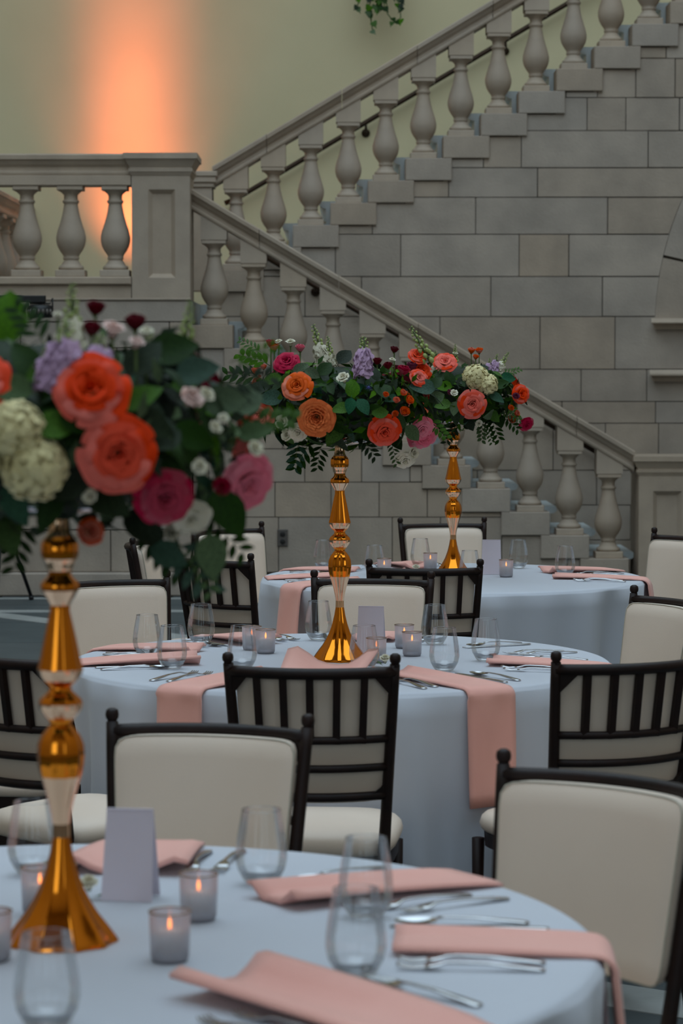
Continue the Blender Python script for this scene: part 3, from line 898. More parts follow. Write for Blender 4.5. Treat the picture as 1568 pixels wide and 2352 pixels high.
# ================================================================== CLOTHS
LIM = {}
def seat_limits(ti, n):
    """distance at which each direction from the table's centre meets a chair seat (the chairs push the cloth in)"""
    lim = []
    for i in range(n):
        a = 2 * math.pi * i / n; d = Vector((math.cos(a), math.sin(a))); best = 9.0
        for (o, ang) in SEATS:
            q = Vector((TC[ti].x, TC[ti].y)) - o
            if q.length > 1.8: continue
            ca, sa = math.cos(-ang), math.sin(-ang)
            q2 = Vector((q.x * ca - q.y * sa, q.x * sa + q.y * ca)); d2 = Vector((d.x * ca - d.y * sa, d.x * sa + d.y * ca))
            t0, t1 = 0.0, 9.0
            for k, (lo, hi) in enumerate(((-.215, .215), (-.05, .41))):
                if abs(d2[k]) < 1e-9:
                    if not lo < q2[k] < hi: t1 = -1
                    continue
                u, v = (lo - q2[k]) / d2[k], (hi - q2[k]) / d2[k]
                t0 = max(t0, min(u, v)); t1 = min(t1, max(u, v))
            if t1 > t0: best = min(best, t0)
        lim.append(best)
    m1 = [min(lim[(i + k) % n] for k in (-2, -1, 0, 1, 2)) for i in range(n)]
    m1 = [min(x, .87) for x in m1]
    return [sum(m1[(i + k) % n] for k in (-2, -1, 0, 1, 2)) / 5 for i in range(n)]
def cloth(ti):
    lim = LIM[ti] = seat_limits(ti, 160)
    mb = MB(); n = 160
    rows = []
    for r in (.02, .2, .4, .6, .7, .74):
        rows.append([(r * math.cos(2 * math.pi * i / n), r * math.sin(2 * math.pi * i / n), TZ) for i in range(n)])
    for q in range(1, 4):
        a = q / 4 * math.pi / 2
        rows.append([((.745 + .017 * math.sin(a)) * math.cos(2 * math.pi * i / n), (.745 + .017 * math.sin(a)) * math.sin(2 * math.pi * i / n), TZ - .017 * (1 - math.cos(a))) for i in range(n)])
    for q in range(15):
        z = (TZ - .02) * (1 - q / 14) + .006
        kz = min(1.0, max(0.0, (TZ - .03 - z) / .22))
        def rad(i):
            r = cloth_r(2 * math.pi * i / n, z, ti)
            return r + (min(r, lim[i] - .004) - r) * kz
        rows.append([(rad(i) * math.cos(2 * math.pi * i / n), rad(i) * math.sin(2 * math.pi * i / n), z) for i in range(n)])
    v = [p for r in rows for p in r]; f = [tuple(range(n))]
    for k in range(len(rows) - 1):
        for i in range(n):
            j = (i + 1) % n
            f.append((k * n + i, (k + 1) * n + i, (k + 1) * n + j, k * n + j))
    mb.add(v, f, True)
    o = obj('tablecloth', mb.mesh('tablecloth', 'cloth'), None, (TC[ti].x, TC[ti].y, 0))
    tag(o, 'floor-length white cloth over the round ' + TN[ti], 'tablecloth', 'white round tablecloths')
for i in range(3): cloth(i)

# ================================================================== TABLEWARE
TOP = TZ + .001
# ---- napkins
def napkin(ti, phi, r_in, hang, w, label, bump=.0, skew=0.0, rin2=None, flare=1.0):
    """strip of folded cloth lying radially at angle phi from r_in outwards, over the edge and hanging"""
    c = TC[ti]; t = R(phi)
    ed = TR - .012
    path = []                                    # (r, z, nr, nz, curl)
    L1 = ed - r_in
    n1 = 12
    for i in range(n1 + 1):
        f_ = i / n1
        path.append((r_in + L1 * f_, TOP, 0, 1, 1 - f_))
    if hang > 0:
        for i in range(1, 5):
            a = i / 5 * math.pi / 2
            path.append((ed + .026 * math.sin(a), TOP - .026 * (1 - math.cos(a)), math.sin(a), math.cos(a), 0))
        for i in range(0, 9):
            path.append((ed + .028 + .012 * i / 8, TOP - .028 - (hang - .028) * i / 8, 1, 0, 0))
    th = .007
    nw_ = 9
    def pt(k, j, top):
        r, z, nr, nz, cu = path[k]
        s = (j / nw_ - .5) * w * (1 + (flare - 1) * cu)
        s += skew * cu
        wave = 0
        if cu > 0:
            wave = bump * (cu ** .6) * (.5 + .5 * math.sin(3.0 * j / nw_ * math.pi * .7 + 1.2)) + .004 * math.sin(j * 1.7) * cu
        rr = r - (rin2 or 0) * cu * (j / nw_)
        if hang > 0 and nr > .99:
            rr = max(rr - .01, max(cloth_r(t + (q / 4 - .5) * w / rr, z, ti) for q in range(5)) + .004) + .003 * math.sin(j * .9 + k * .3)
        off = th if top else 0
        rr += nr * off; zz = z + nz * off + wave * (1 if top else .92)
        if top and (j in (0, nw_)): zz -= .003 * nz
        return (rr * math.cos(t) - s * math.sin(t), rr * math.sin(t) + s * math.cos(t), zz)
    mb = MB(); K = len(path)
    v = [pt(k, j, True) for k in range(K) for j in range(nw_ + 1)] + [pt(k, j, False) for k in range(K) for j in range(nw_ + 1)]
    m = nw_ + 1; o2 = K * m; f = []
    for k in range(K - 1):
        for j in range(nw_):
            a = k * m + j
            f.append((a, a + m, a + m + 1, a + 1)); f.append((o2 + a, o2 + a + 1, o2 + a + m + 1, o2 + a + m))
        f.append((k * m, o2 + k * m, o2 + (k + 1) * m, (k + 1) * m)); a = k * m + nw_
        f.append((a, a + m, o2 + a + m, o2 + a))
    for j in range(nw_):
        f.append((j, j + 1, o2 + j + 1, o2 + j)); a = (K - 1) * m + j
        f.append((a, o2 + a, o2 + a + 1, a + 1))
    mb.add(v, f, True)
    o = obj('napkin', mb.mesh('napkin', 'napkin'), None, (c.x, c.y, 0))
    tag(o, label, 'napkin', 'coral napkins on the ' + TN[ti])
# ---- glasses
gp = [(.0, .0), (.020, .0), (.0235, .002), (.030, .010), (.0375, .024), (.041, .040), (.0405, .056), (.0375, .078), (.0335, .100), (.0305, .118)]
def glass_meshes():
    out = gp
    inn = [(.030, .1181), (.0330, .100), (.0370, .078), (.0400, .056), (.0405, .040), (.037, .0245), (.0295, .0125), (.021, .008), (.0, .0065)]
    bowl = MB(); bowl.lathe([(max(r, 1e-4), z) for r, z in out], 28, cap0=False, cap1=False)
    bs = MB(); bs.lathe([(max(r, 1e-4), z) for r, z in inn[-4:]], 28, cap0=False, cap1=False)
    rim = MB(); pts = [(.0303 * math.cos(2 * math.pi * i / 28), .0303 * math.sin(2 * math.pi * i / 28), .118) for i in range(29)]
    rim.tube(pts, .0007, 5)
    return bowl.mesh('bowl', 'glass'), bs.mesh('thick_base', 'glass_base'), rim.mesh('rim', 'glass_base')
GB, GS, GR = glass_meshes()
def glass(ti, px, py, label, h=1.0):
    p = at_z(px, py, TOP)
    r = thing('stemless_glass', (p.x, p.y, TOP), random.uniform(0, 3), label, 'glass', 'stemless glasses on the ' + TN[ti])
    r.scale = (h, h, h)
    obj('bowl', GB, r); obj('thick_base', GS, r); obj('rim', GR, r)
# ---- votives
def votive_meshes():
    cup = MB(); cup.lathe([(.001, .001), (.024, .001), (.0265, .006), (.0285, .068)], 24, cap0=False, cap1=False)
    foot = MB(); foot.lathe([(.001, 0), (.0245, 0), (.0262, .008), (.024, .011), (.001, .011)], 24, cap0=False, cap1=False)
    rim = MB(); rim.tube([(.0285 * math.cos(2 * math.pi * i / 24), .0285 * math.sin(2 * math.pi * i / 24), .068) for i in range(25)], .0012, 6)
    wax = MB(); wax.lathe([(.001, .0125), (.02, .0125), (.02, .042), (.017, .044), (.001, .0435)], 20, cap0=False, cap1=False)
    fl = MB(); fl.lathe([(.0004, .043), (.0022, .047), (.0026, .051), (.0015, .056), (.0003, .060)], 10)
    return cup.mesh('cup', 'votive_glass'), foot.mesh('cup_base', 'glass_base'), rim.mesh('rim', 'silver_rim'), wax.mesh('candle', 'candle_wax'), fl.mesh('flame', 'flame')
VM = votive_meshes()
def votive(ti, px, py, label):
    p = at_z(px, py, TOP)
    r = thing('votive_candle', (p.x, p.y, TOP), 0, label, 'candle', 'votive candles on the ' + TN[ti])
    for n_, m_ in zip(('cup', 'cup_base', 'rim', 'candle', 'flame'), VM): obj(n_, m_, r)
# ---- tent card
def card(ti, px, py, rz, label):
    p = at_z(px, py, TOP)
    r = thing('tent_card', (p.x, p.y, TOP), R(rz), label, 'table card', 'tent cards')
    wb, wt, hh, dp, t = .040, .0365, .138, .028, .0012
    for s in (-1, 1):
        mb = MB()
        v = [(-wb, s * dp, 0), (wb, s * dp, 0), (wt, 0, hh), (-wt, 0, hh)]
        v += [(x, y - s * t * 1.5, z) for x, y, z in v]
        mb.add(v, [(0, 1, 2, 3), (7, 6, 5, 4), (0, 4, 5, 1), (1, 5, 6, 2), (2, 6, 7, 3), (3, 7, 4, 0)])
        obj('card_panel', mb.mesh('card_panel', 'card'), r)
# ---- cutlery (lying along local y, head at +y, length centred)
def strip(pts, th):
    """pts: list of (y, halfwidth, z)"""
    mb = MB(); v = []; f = []
    for y, w, z in pts: v += [(-w, y, z), (w, y, z), (w * .8, y, z + th), (-w * .8, y, z + th)]
    for k in range(len(pts) - 1):
        b = k * 4
        for i in range(4):
            j = (i + 1) % 4; f.append((b + i, b + j, b + 4 + j, b + 4 + i))
    f.append((0, 3, 2, 1)); b = (len(pts) - 1) * 4; f.append((b, b + 1, b + 2, b + 3))
    return mb.add(v, f, True)
HND = [(-.10, .004, .0), (-.098, .008, .0), (-.09, .0095, .001), (-.06, .008, .004), (-.02, .0045, .008), (.02, .0032, .009), (.035, .004, .008)]
def cut_meshes():
    fk = strip(HND + [(.042, .009, .006), (.052, .012, .004), (.062, .0125, .003)], .0025)
    for k in range(4):
        x = -.0095 + k * .00633
        v = []
        for (y, z, w) in ((.060, .003, .002), (.08, .001, .0018), (.092, .003, .0015), (.1, .0065, .0007)):
            v += [(x - w, y, z), (x + w, y, z), (x + w, y, z + .002), (x - w, y, z + .002)]
        f = []
        for q in range(3):
            for i in range(4):
                j = (i + 1) % 4; f.append((q * 4 + i, q * 4 + j, q * 4 + 4 + j, q * 4 + 4 + i))
        f.append((12, 13, 14, 15)); fk.add(v, f, True)
    kn = strip([(-.115, .006, .0), (-.11, .0085, .0), (-.07, .0085, .001), (-.02, .0075, .001), (0, .0055, .001), (.01, .0085, .001), (.06, .0095, .001), (.095, .008, .001), (.115, .001, .001)], .003)
    sp = strip(HND, .0025)
    def bowl(u, v):
        y = .035 + .062 * v; hw_ = .0195 * math.sqrt(max(0, math.sin(math.pi * min(1, v * .93 + .05)))) * (1 - .12 * v)
        x = (u * 2 - 1) * hw_
        return (x, y, .006 - .0055 * math.sin(math.pi * v) * (1 - (u * 2 - 1) ** 2) + .001)
    sp.grid(bowl, 8, 10)
    sp.grid(lambda u, v: tuple(Vector(bowl(1 - u, v)) + Vector((0, 0, -.0012))), 8, 10)
    return fk.mesh('fork', 'silver'), kn.mesh('knife', 'silver'), sp.mesh('spoon', 'silver')
FK, KN, SP = cut_meshes()
FKG = FK
def cutlery(ti, phi, side, off='', r=.575, skip=(), jit=0.0):
    """place setting at angle phi; forks on the sitter's left (-phi side), knife and spoon on the right"""
    c = TC[ti]; t = R(phi); rnd = random.Random(int(phi * 7 + ti * 1000))
    def put(name, me, s, rr, da, label, cat, group):
        s_ = s + rnd.uniform(-.006, .006); q = rr + rnd.uniform(-.012, .012)
        p = (c.x + q * math.cos(t) - s_ * math.sin(t), c.y + q * math.sin(t) + s_ * math.cos(t), TOP + .0005)
        o = obj(name, me, None, p, t + math.pi / 2 + R(da + rnd.uniform(-3, 3)))
        tag(o, label, cat, group)
    g = 'cutlery on the ' + TN[ti]
    if 'f' not in skip:
        put('fork', FK, -.103, r, 0, 'outer silver fork, ' + side + ' setting of ' + TN[ti], 'fork', g)
        put('fork', FKG, -.147, r + .01, -3, 'outermost silver fork, ' + side + ' setting of ' + TN[ti], 'fork', g)
    if 'k' not in skip:
        put('knife', KN, .10, r, 0, 'silver table knife, ' + side + ' setting of ' + TN[ti], 'knife', g)
        put('spoon', SP, .14, r, 5, 'silver spoon, ' + side + ' setting of ' + TN[ti], 'spoon', g)
def setting(ti, phi, side, r_in=.42, hang=.22, w=.145, bump=.012, skew=0, flare=1.0, rin2=0, skip=(), nap_phi=None):
    napkin(ti, nap_phi if nap_phi is not None else phi, r_in, hang, w, ('coral napkin draped over the edge, ' if hang else 'folded coral napkin, ') + side + ' setting of ' + TN[ti], bump, skew, rin2, flare)
    cutlery(ti, phi, side, skip=skip)
# table 1 (farthest from the stairs)
setting(0, 84, 'stair side', .47, .0, .17, .022, .0, 1.2)
setting(0, 36, 'stair-newel corner', .38, .0, .15, .02, .03, .9)
setting(0, -3, 'newel side', .47, .30, .15, .008)
setting(0, -46, 'room-newel corner', .36, .2, .17, .03, -.02)
setting(0, 132, 'stair-landing corner', .36, .2, .16, .02)
for (px, py, s) in ((76, 2008, 'stair-landing'), (600, 2030, 'stair'), (840, 2106, 'stair-newel'), (817, 2243, 'newel'), (108, 2362, 'room')):
    glass(0, px, py, 'empty stemless wine glass near the %s side of %s' % (s, TN[0]))
votive(0, 390, 2206, 'glass votive candle standing alone on its newel side of ' + TN[0])
votive(0, 456, 2112, 'glass votive candle behind the lone one on ' + TN[0])
votive(0, 92, 2096, 'glass votive candle beside the gold stand base on ' + TN[0])
votive(0, -20, 2205, 'glass votive candle on the landing side of the gold stand, ' + TN[0])
card(0, 300, 2062, -9, 'blank white tent card beside the gold stand on ' + TN[0])
# table 2 (middle)
setting(1, -122, 'room-landing corner', .42, .25, .14, .015, .07, 1.0)
setting(1, -95, 'room side', .20, .0, .2, .05, .0, 1.25, skip=('f', 'k'))
setting(1, -60, 'room-newel corner', .36, .30, .14, .012, -.05, 1.0)
setting(1, -14, 'newel side', .43, .2, .13, .012)
cutlery(1, 27, 'stair-newel corner')
setting(1, 79, 'stair side', .48, .2, .14, .01)
setting(1, 121, 'stair-landing corner', .46, .2, .15, .02)
setting(1, 157, 'stair-landing end', .45, .2, .13, .015)
setting(1, 189, 'landing side', .40, .2, .13, .02, .02)
for (px, py, s) in ((338, 1507, 'landing side'), (395, 1536, 'room-landing corner'), (462, 1478, 'stair-landing corner'), (731, 1470, 'stair side'), (556, 1536, 'room side'),
                    (998, 1480, 'stair-newel side'), (1020, 1541, 'room-newel corner'), (1115, 1518, 'newel side'), (836, 1536, 'gold stand, room side')):
    glass(1, px, py, 'empty stemless wine glass near the %s of %s' % (s, TN[1]))
votive(1, 946, 1506, 'glass votive candle between card and wine glasses on ' + TN[1])
votive(1, 928, 1488, 'glass votive candle just behind another votive on ' + TN[1])
votive(1, 578, 1492, 'glass votive candle behind the raised coral napkin on ' + TN[1])
votive(1, 610, 1500, 'glass votive candle near the gold stand, landing side of ' + TN[1])
votive(1, 864, 1521, 'glass votive candle between the gold stand and small white flower, ' + TN[1])
card(1, 852, 1502, -8, 'blank white tent card beside the gold stand on ' + TN[1])
# table 3 (closest to the stairs)
setting(2, -10, 'newel side', .40, .30, .13, .01)
setting(2, 24, 'stair-newel corner', .42, .0, .14, .02)
setting(2, -145, 'room-landing corner', .44, .26, .14, .01, .02)
setting(2, 188, 'landing side', .46, .0, .13, .01)
setting(2, 150, 'stair-landing corner', .46, .2, .13, .01)
setting(2, 108, 'stair side', .40, .2, .15, .02)
setting(2, -112, 'room side', .35, .0, .19, .05, skip=('f', 'k'))
for (px, py, s) in ((742, 1306, 'landing side'), (860, 1320, 'room-landing corner'), (965, 1302, 'stair-landing corner'), (1190, 1305, 'stair-newel corner'), (1297, 1322, 'newel side'), (1078, 1334, 'gold stand')):
    glass(2, px, py, 'empty stemless wine glass near the %s of %s' % (s, TN[2]))
votive(2, 1162, 1325, 'glass votive candle beside the white card on ' + TN[2])
votive(2, 988, 1308, 'glass votive candle on the stair side of the stand, ' + TN[2])
votive(2, 882, 1322, 'glass votive candle on the landing side of the stand, ' + TN[2])
card(2, 1128, 1318, -6, 'blank white tent card beside the gold stand on ' + TN[2])

# ================================================================== GOLD STANDS
sp_ = [(2165, 131), (2163, 131), (2152, 124), (2130, 108), (2100, 84), (2070, 65), (2040, 50), (2000, 36), (1960, 26), (1925, 20), (1895, 19.5), (1870, 23), (1840, 30), (1810, 39), (1785, 47),
       (1760, 53), (1735, 55), (1712, 53), (1692, 45), (1676, 32), (1668, 25), (1662, 24), (1652, 33), (1640, 43), (1630, 49), (1618, 51), (1608, 47), (1598, 36), (1590, 27), (1582, 25), (1576, 28), (1566, 40), (1554, 48), (1540, 52.5),
       (1510, 45), (1470, 37), (1430, 28), (1408, 23), (1394, 23), (1384, 28), (1372, 36), (1360, 43), (1350, 45), (1342, 42), (1332, 31), (1324, 26), (1316, 27), (1306, 32), (1298, 33), (1288, 40), (1278, 43), (1255, 43), (1245, 38), (1238, 31), (1228, 26), (1215, 24), (1200, 22), (1188, 24)]
SK = .604 / (2165 - 1188)
sp_ = [(w * SK, (2165 - y) * SK) for y, w in sp_]
PALE = [(9, 14), (22, 25), (31, 33), (38, 41), (46, 49), (53, 57)]       # profile spans given the paler champagne metal colour
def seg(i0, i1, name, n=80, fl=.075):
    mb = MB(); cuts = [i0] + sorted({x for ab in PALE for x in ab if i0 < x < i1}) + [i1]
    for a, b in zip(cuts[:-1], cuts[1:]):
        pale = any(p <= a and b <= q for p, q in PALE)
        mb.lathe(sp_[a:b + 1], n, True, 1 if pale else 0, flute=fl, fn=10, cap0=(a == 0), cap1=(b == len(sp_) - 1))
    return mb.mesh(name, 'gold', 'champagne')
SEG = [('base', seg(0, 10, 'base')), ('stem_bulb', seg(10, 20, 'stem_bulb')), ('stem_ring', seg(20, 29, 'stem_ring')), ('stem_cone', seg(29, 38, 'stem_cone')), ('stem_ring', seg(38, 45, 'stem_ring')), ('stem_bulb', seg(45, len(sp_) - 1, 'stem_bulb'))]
plate = MB(); plate.lathe([(.012, .600), (.03, .603), (.075, .612), (.085, .618), (.085, .622), (.07, .618), (.001, .610)], 28)
SEG.append(('top_plate', plate.mesh('top_plate', 'silver')))
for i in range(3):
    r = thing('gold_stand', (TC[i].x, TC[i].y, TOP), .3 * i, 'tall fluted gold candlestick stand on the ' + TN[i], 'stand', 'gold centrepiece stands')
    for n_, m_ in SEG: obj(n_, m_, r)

# ================================================================== FLOWERS
def petal_fn(r0, rt, h, span, curl, ruff, seed, pw=.55):
    rg = random.Random(seed); ph = rg.uniform(0, 6)
    def fn(a, b):
        u = a * 2 - 1
        ang = u * span * (.35 + .65 * math.sin(math.pi * (.12 + .62 * b)))
        r = r0 + (rt - r0) * b ** pw
        z = h * (1 - (1 - b) ** 1.6)
        lip = max(0, b - .7) / .3
        r += curl * lip ** 1.5
        z -= abs(curl) * .7 * lip ** 2 + .14 * h * u * u * b
        r += ruff * math.sin(5 * u + ph) * b * .5
        z += ruff * math.sin(4 * u + ph + 1) * b
        return (r * math.cos(ang), r * math.sin(ang), z)
    return fn
ROSE = {}
def rose_meshes(col, kind='rose'):
    """returns (core mesh, [outer petal meshes]) ; unit radius, axis +z"""
    key = (col, kind)
    if key in ROSE: return ROSE[key]
    core = MB()
    lay = [(.02, .07, .60, 1.9, .02, 3, 0), (.05, .16, .66, 1.3, .05, 3, .5), (.08, .28, .68, 1.05, .08, 3, .2), (.12, .42, .66, .95, .11, 4, .9), (.16, .56, .60, .85, .15, 4, .4)]
    if kind == 'garden':
        lay = [(.02, .08, .42, 1.2, .0, 4, 0), (.06, .2, .46, .8, .0, 6, .4), (.1, .34, .48, .6, .02, 8, .1), (.14, .48, .5, .5, .03, 9, .5), (.18, .62, .5, .5, .04, 9, .3), (.2, .74, .46, .6, .06, 8, 0)]
    if kind == 'bud':
        lay = [(.05, .2, 1.0, 1.8, -.04, 3, 0), (.1, .42, 1.08, 1.2, -.1, 3, .6), (.16, .62, 1.02, 1.0, -.12, 4, .2)]
    if kind == 'small':
        lay = [(.03, .12, 1.1, 1.8, .02, 3, 0), (.08, .28, 1.15, 1.2, .06, 3, .6), (.14, .48, 1.1, 1.0, .10, 4, .2)]
    for q, (r0, rt, h, sp, cu, n, ph) in enumerate(lay):
        for k in range(n):
            fn = petal_fn(r0, rt, h, sp, cu, .02 if kind != 'garden' else .05, q * 31 + k)
            core.grid(fn, 6, 6, mtx=Matrix.Rotation(ph + 2 * math.pi * k / n, 4, 'Z') @ Matrix.Rotation(random.uniform(-.07, .07), 4, 'Y'))
    core.lathe([(.05, -.25), (.2, -.12), (.24, 0), (.15, .1)], 8, mi=1)
    outer = []
    specs = [(.2, .70, .52, .75, .2), (.24, .88, .36, .72, .2)] if kind != 'small' else [(.2, .66, .95, .8, .16)]
    if kind == 'bud': specs = [(.22, .82, .86, .85, -.12)]
    if kind == 'garden': specs = [(.24, .9, .36, .7, .06), (.26, 1.0, .22, .7, .08)]
    for q, (r0, rt, h, sp, cu) in enumerate(specs):
        mb = MB(); mb.grid(petal_fn(r0, rt, h, sp, cu, .04, 77 + q, .75 if kind != 'bud' else .5), 8, 6)
        outer.append(mb.mesh('petal', col))
    ROSE[key] = (core.mesh('rose', col, 'stem_green'), outer)
    return ROSE[key]
def put_rose(parent, name, col, p, n, r, kind='rose', label=None, spin=None, rng=random):
    core, outer = rose_meshes(col, kind)
    m = frame(p, n, rng.uniform(0, 6)) @ Matrix.Scale(r, 4) @ Matrix.Translation((0, 0, -.25))
    o = obj(name, core, parent, mtx=m)
    if label: o['label'] = label
    for q, me in enumerate(outer):
        cnt = 5 if kind not in ('small', 'bud') else 4
        for k in range(cnt):
            obj('petal', me, o, mtx=Matrix.Rotation(.3 + q * .63 + 2 * math.pi * k / cnt + rng.uniform(-.08, .08), 4, 'Z') @ Matrix.Scale(rng.uniform(.94, 1.05), 4))
    return o
def floret(mb, m, r, mi=0, n=4):
    for k in range(n):
        a = 2 * math.pi * k / n
        def fn(u, v, a=a):
            w = (u * 2 - 1) * .52 * math.sin(math.pi * min(1, .18 + .72 * v))
            x = .08 + .92 * v
            return ((x * math.cos(a) - w * math.sin(a)) * r, (x * math.sin(a) + w * math.cos(a)) * r, r * (.25 * v - .3 * v * v - .2 * abs(w)))
        mb.grid(fn, 2, 2, True, mi, m)
def hydrangea_mesh():
    mb = MB(); rg = random.Random(3); n = 190
    for k in range(n):
        z = 1 - 1.55 * (k + .5) / n; a = k * 2.39996
        s = math.sqrt(max(0, 1 - z * z)); d = Vector((s * math.cos(a), s * math.sin(a), z))
        d = (d + Vector((rg.uniform(-.12, .12), rg.uniform(-.12, .12), rg.uniform(-.1, .1)))).normalized()
        rr = rg.uniform(.86, 1.02)
        floret(mb, frame(d * rr, (d + Vector([rg.uniform(-.35, .35) for _ in range(3)])), rg.uniform(0, 3)), rg.uniform(.14, .19))
    mb.sphere((0, 0, 0), .76, 12, 8, 0)
    return mb.mesh('hydrangea', 'hydrangea_cream')
HYD = hydrangea_mesh()
def stock_mesh(col, blooms, seed):
    """flower spike, unit height, up +z : blooms low, closed buds at the tip"""
    mb = MB(); rg = random.Random(seed)
    mb.tube([(0, 0, 0), (.01, 0, .5), (0, .01, 1)], [.03, .025, .012], 6, 1)
    nb = 30
    for k in range(nb):
        t = k / (nb - 1); z = .12 + .86 * t; a = k * 2.4
        if t < blooms:
            rr = .17 - .05 * t
            d = Vector((math.cos(a), math.sin(a), .35)).normalized()
            m = frame((d.x * rr * .75, d.y * rr * .75, z), d, rg.uniform(0, 3))
            floret(mb, m, .19 * rg.uniform(.85, 1.1), 0, 5); floret(mb, m @ Matrix.Translation((0, 0, .03)), .12, 0, 4)
        else:
            rr = .10 * (1.15 - t) + .03
            sz = .042 * (1.35 - t)
            mb.sphere((math.cos(a) * rr, math.sin(a) * rr, z), sz, 6, 5, 2, 1, 1, 1.35)
            mb.tube([(0, 0, z - .03), (math.cos(a) * rr, math.sin(a) * rr, z)], .008, 4, 1)
    return mb.mesh('stock_flower', col, 'stem_green', 'bud_green')
STK = {'lilac': stock_mesh('lilac', .62, 1), 'ivory': stock_mesh('ivory', .35, 2), 'bud': stock_mesh('bud_green', .0, 3)}
def thistle_mesh():
    mb = MB(); mb.sphere((0, 0, .3), .35, 8, 6)
    for k in range(14):
        a = k * 2.4; mb.tube([(0, 0, .2), (math.cos(a), math.sin(a), .15)], [.06, .01], 4)
    return mb.mesh('thistle', 'thistle')
THI = thistle_mesh()
# ---- leaves
def leaf_mesh(mname, wid, droop, fold_, seed, pts=6):
    mb = MB()
    def fn(u, v):
        s = u * 2 - 1
        w = wid * (math.sin(math.pi * (v ** .8)) ** .8 if 0 < v < 1 else 0) * s
        return (w, v, -droop * v * v + fold_ * abs(s) * (wid * math.sin(math.pi * v ** .8)) + .02 * math.sin(6 * v + seed) * s)
    mb.grid(fn, 4, pts)
    mb.tube([(0, -.12, 0), (0, 0, -.004), (0, .5, -droop * .25 - .006)], [.016, .016, .006], 4)
    return mb.mesh('leaf', mname)
LEAF = {}
for mn in ('leaf_dark', 'leaf_mid', 'leaf_blue'):
    LEAF[mn] = [leaf_mesh(mn, .34, .18, .25, 1), leaf_mesh(mn, .28, .3, .2, 2), leaf_mesh(mn, .2, .25, .3, 3)]
def leaf_frame(p, n, d):
    """leaf lies with normal n, pointing along d"""
    n = Vector(n).normalized(); d = Vector(d); d = (d - n * d.dot(n)).normalized(); x = d.cross(n)
    m = Matrix((x, d, n)).transposed().to_4x4()
    return Matrix.Translation(p) @ m
def sprig_mesh(mn, seed, nl=14, narrow=.1, ll=.3):
    mb = MB(); rg = random.Random(seed)
    pts = [(0, 0, 0), (.05, .35, .04), (.02, .7, .0), (-.04, 1.0, -.12)]
    mb.tube(pts, [.012, .01, .008, .004], 5, 1)
    for k in range(nl):
        t = .12 + .88 * k / (nl - 1); y = t; s = -1 if k % 2 else 1
        def fn(u, v, s=s, y=y):
            w = narrow * math.sin(math.pi * (.03 + .94 * v)) * (u * 2 - 1)
            L_ = ll * v * (1.15 - .45 * y)
            return (.03 * math.sin(3 * y) + s * L_ * .75 + w * .5, y + L_ * .6 - w * s * .7, .02 * math.sin(9 * y) - .1 * y * y + .12 * v - .25 * v * v * .5)
        mb.grid(fn, 2, 4, True, 0)
    return mb.mesh('leafy_sprig', mn, 'stem_green')
SPR = [sprig_mesh('leaf_dark', 1, 9, .085, .44), sprig_mesh('leaf_mid', 2, 10, .1, .36), sprig_mesh('leaf_blue', 3, 8, .09, .46), sprig_mesh('leaf_mid', 4, 11, .06, .3)]

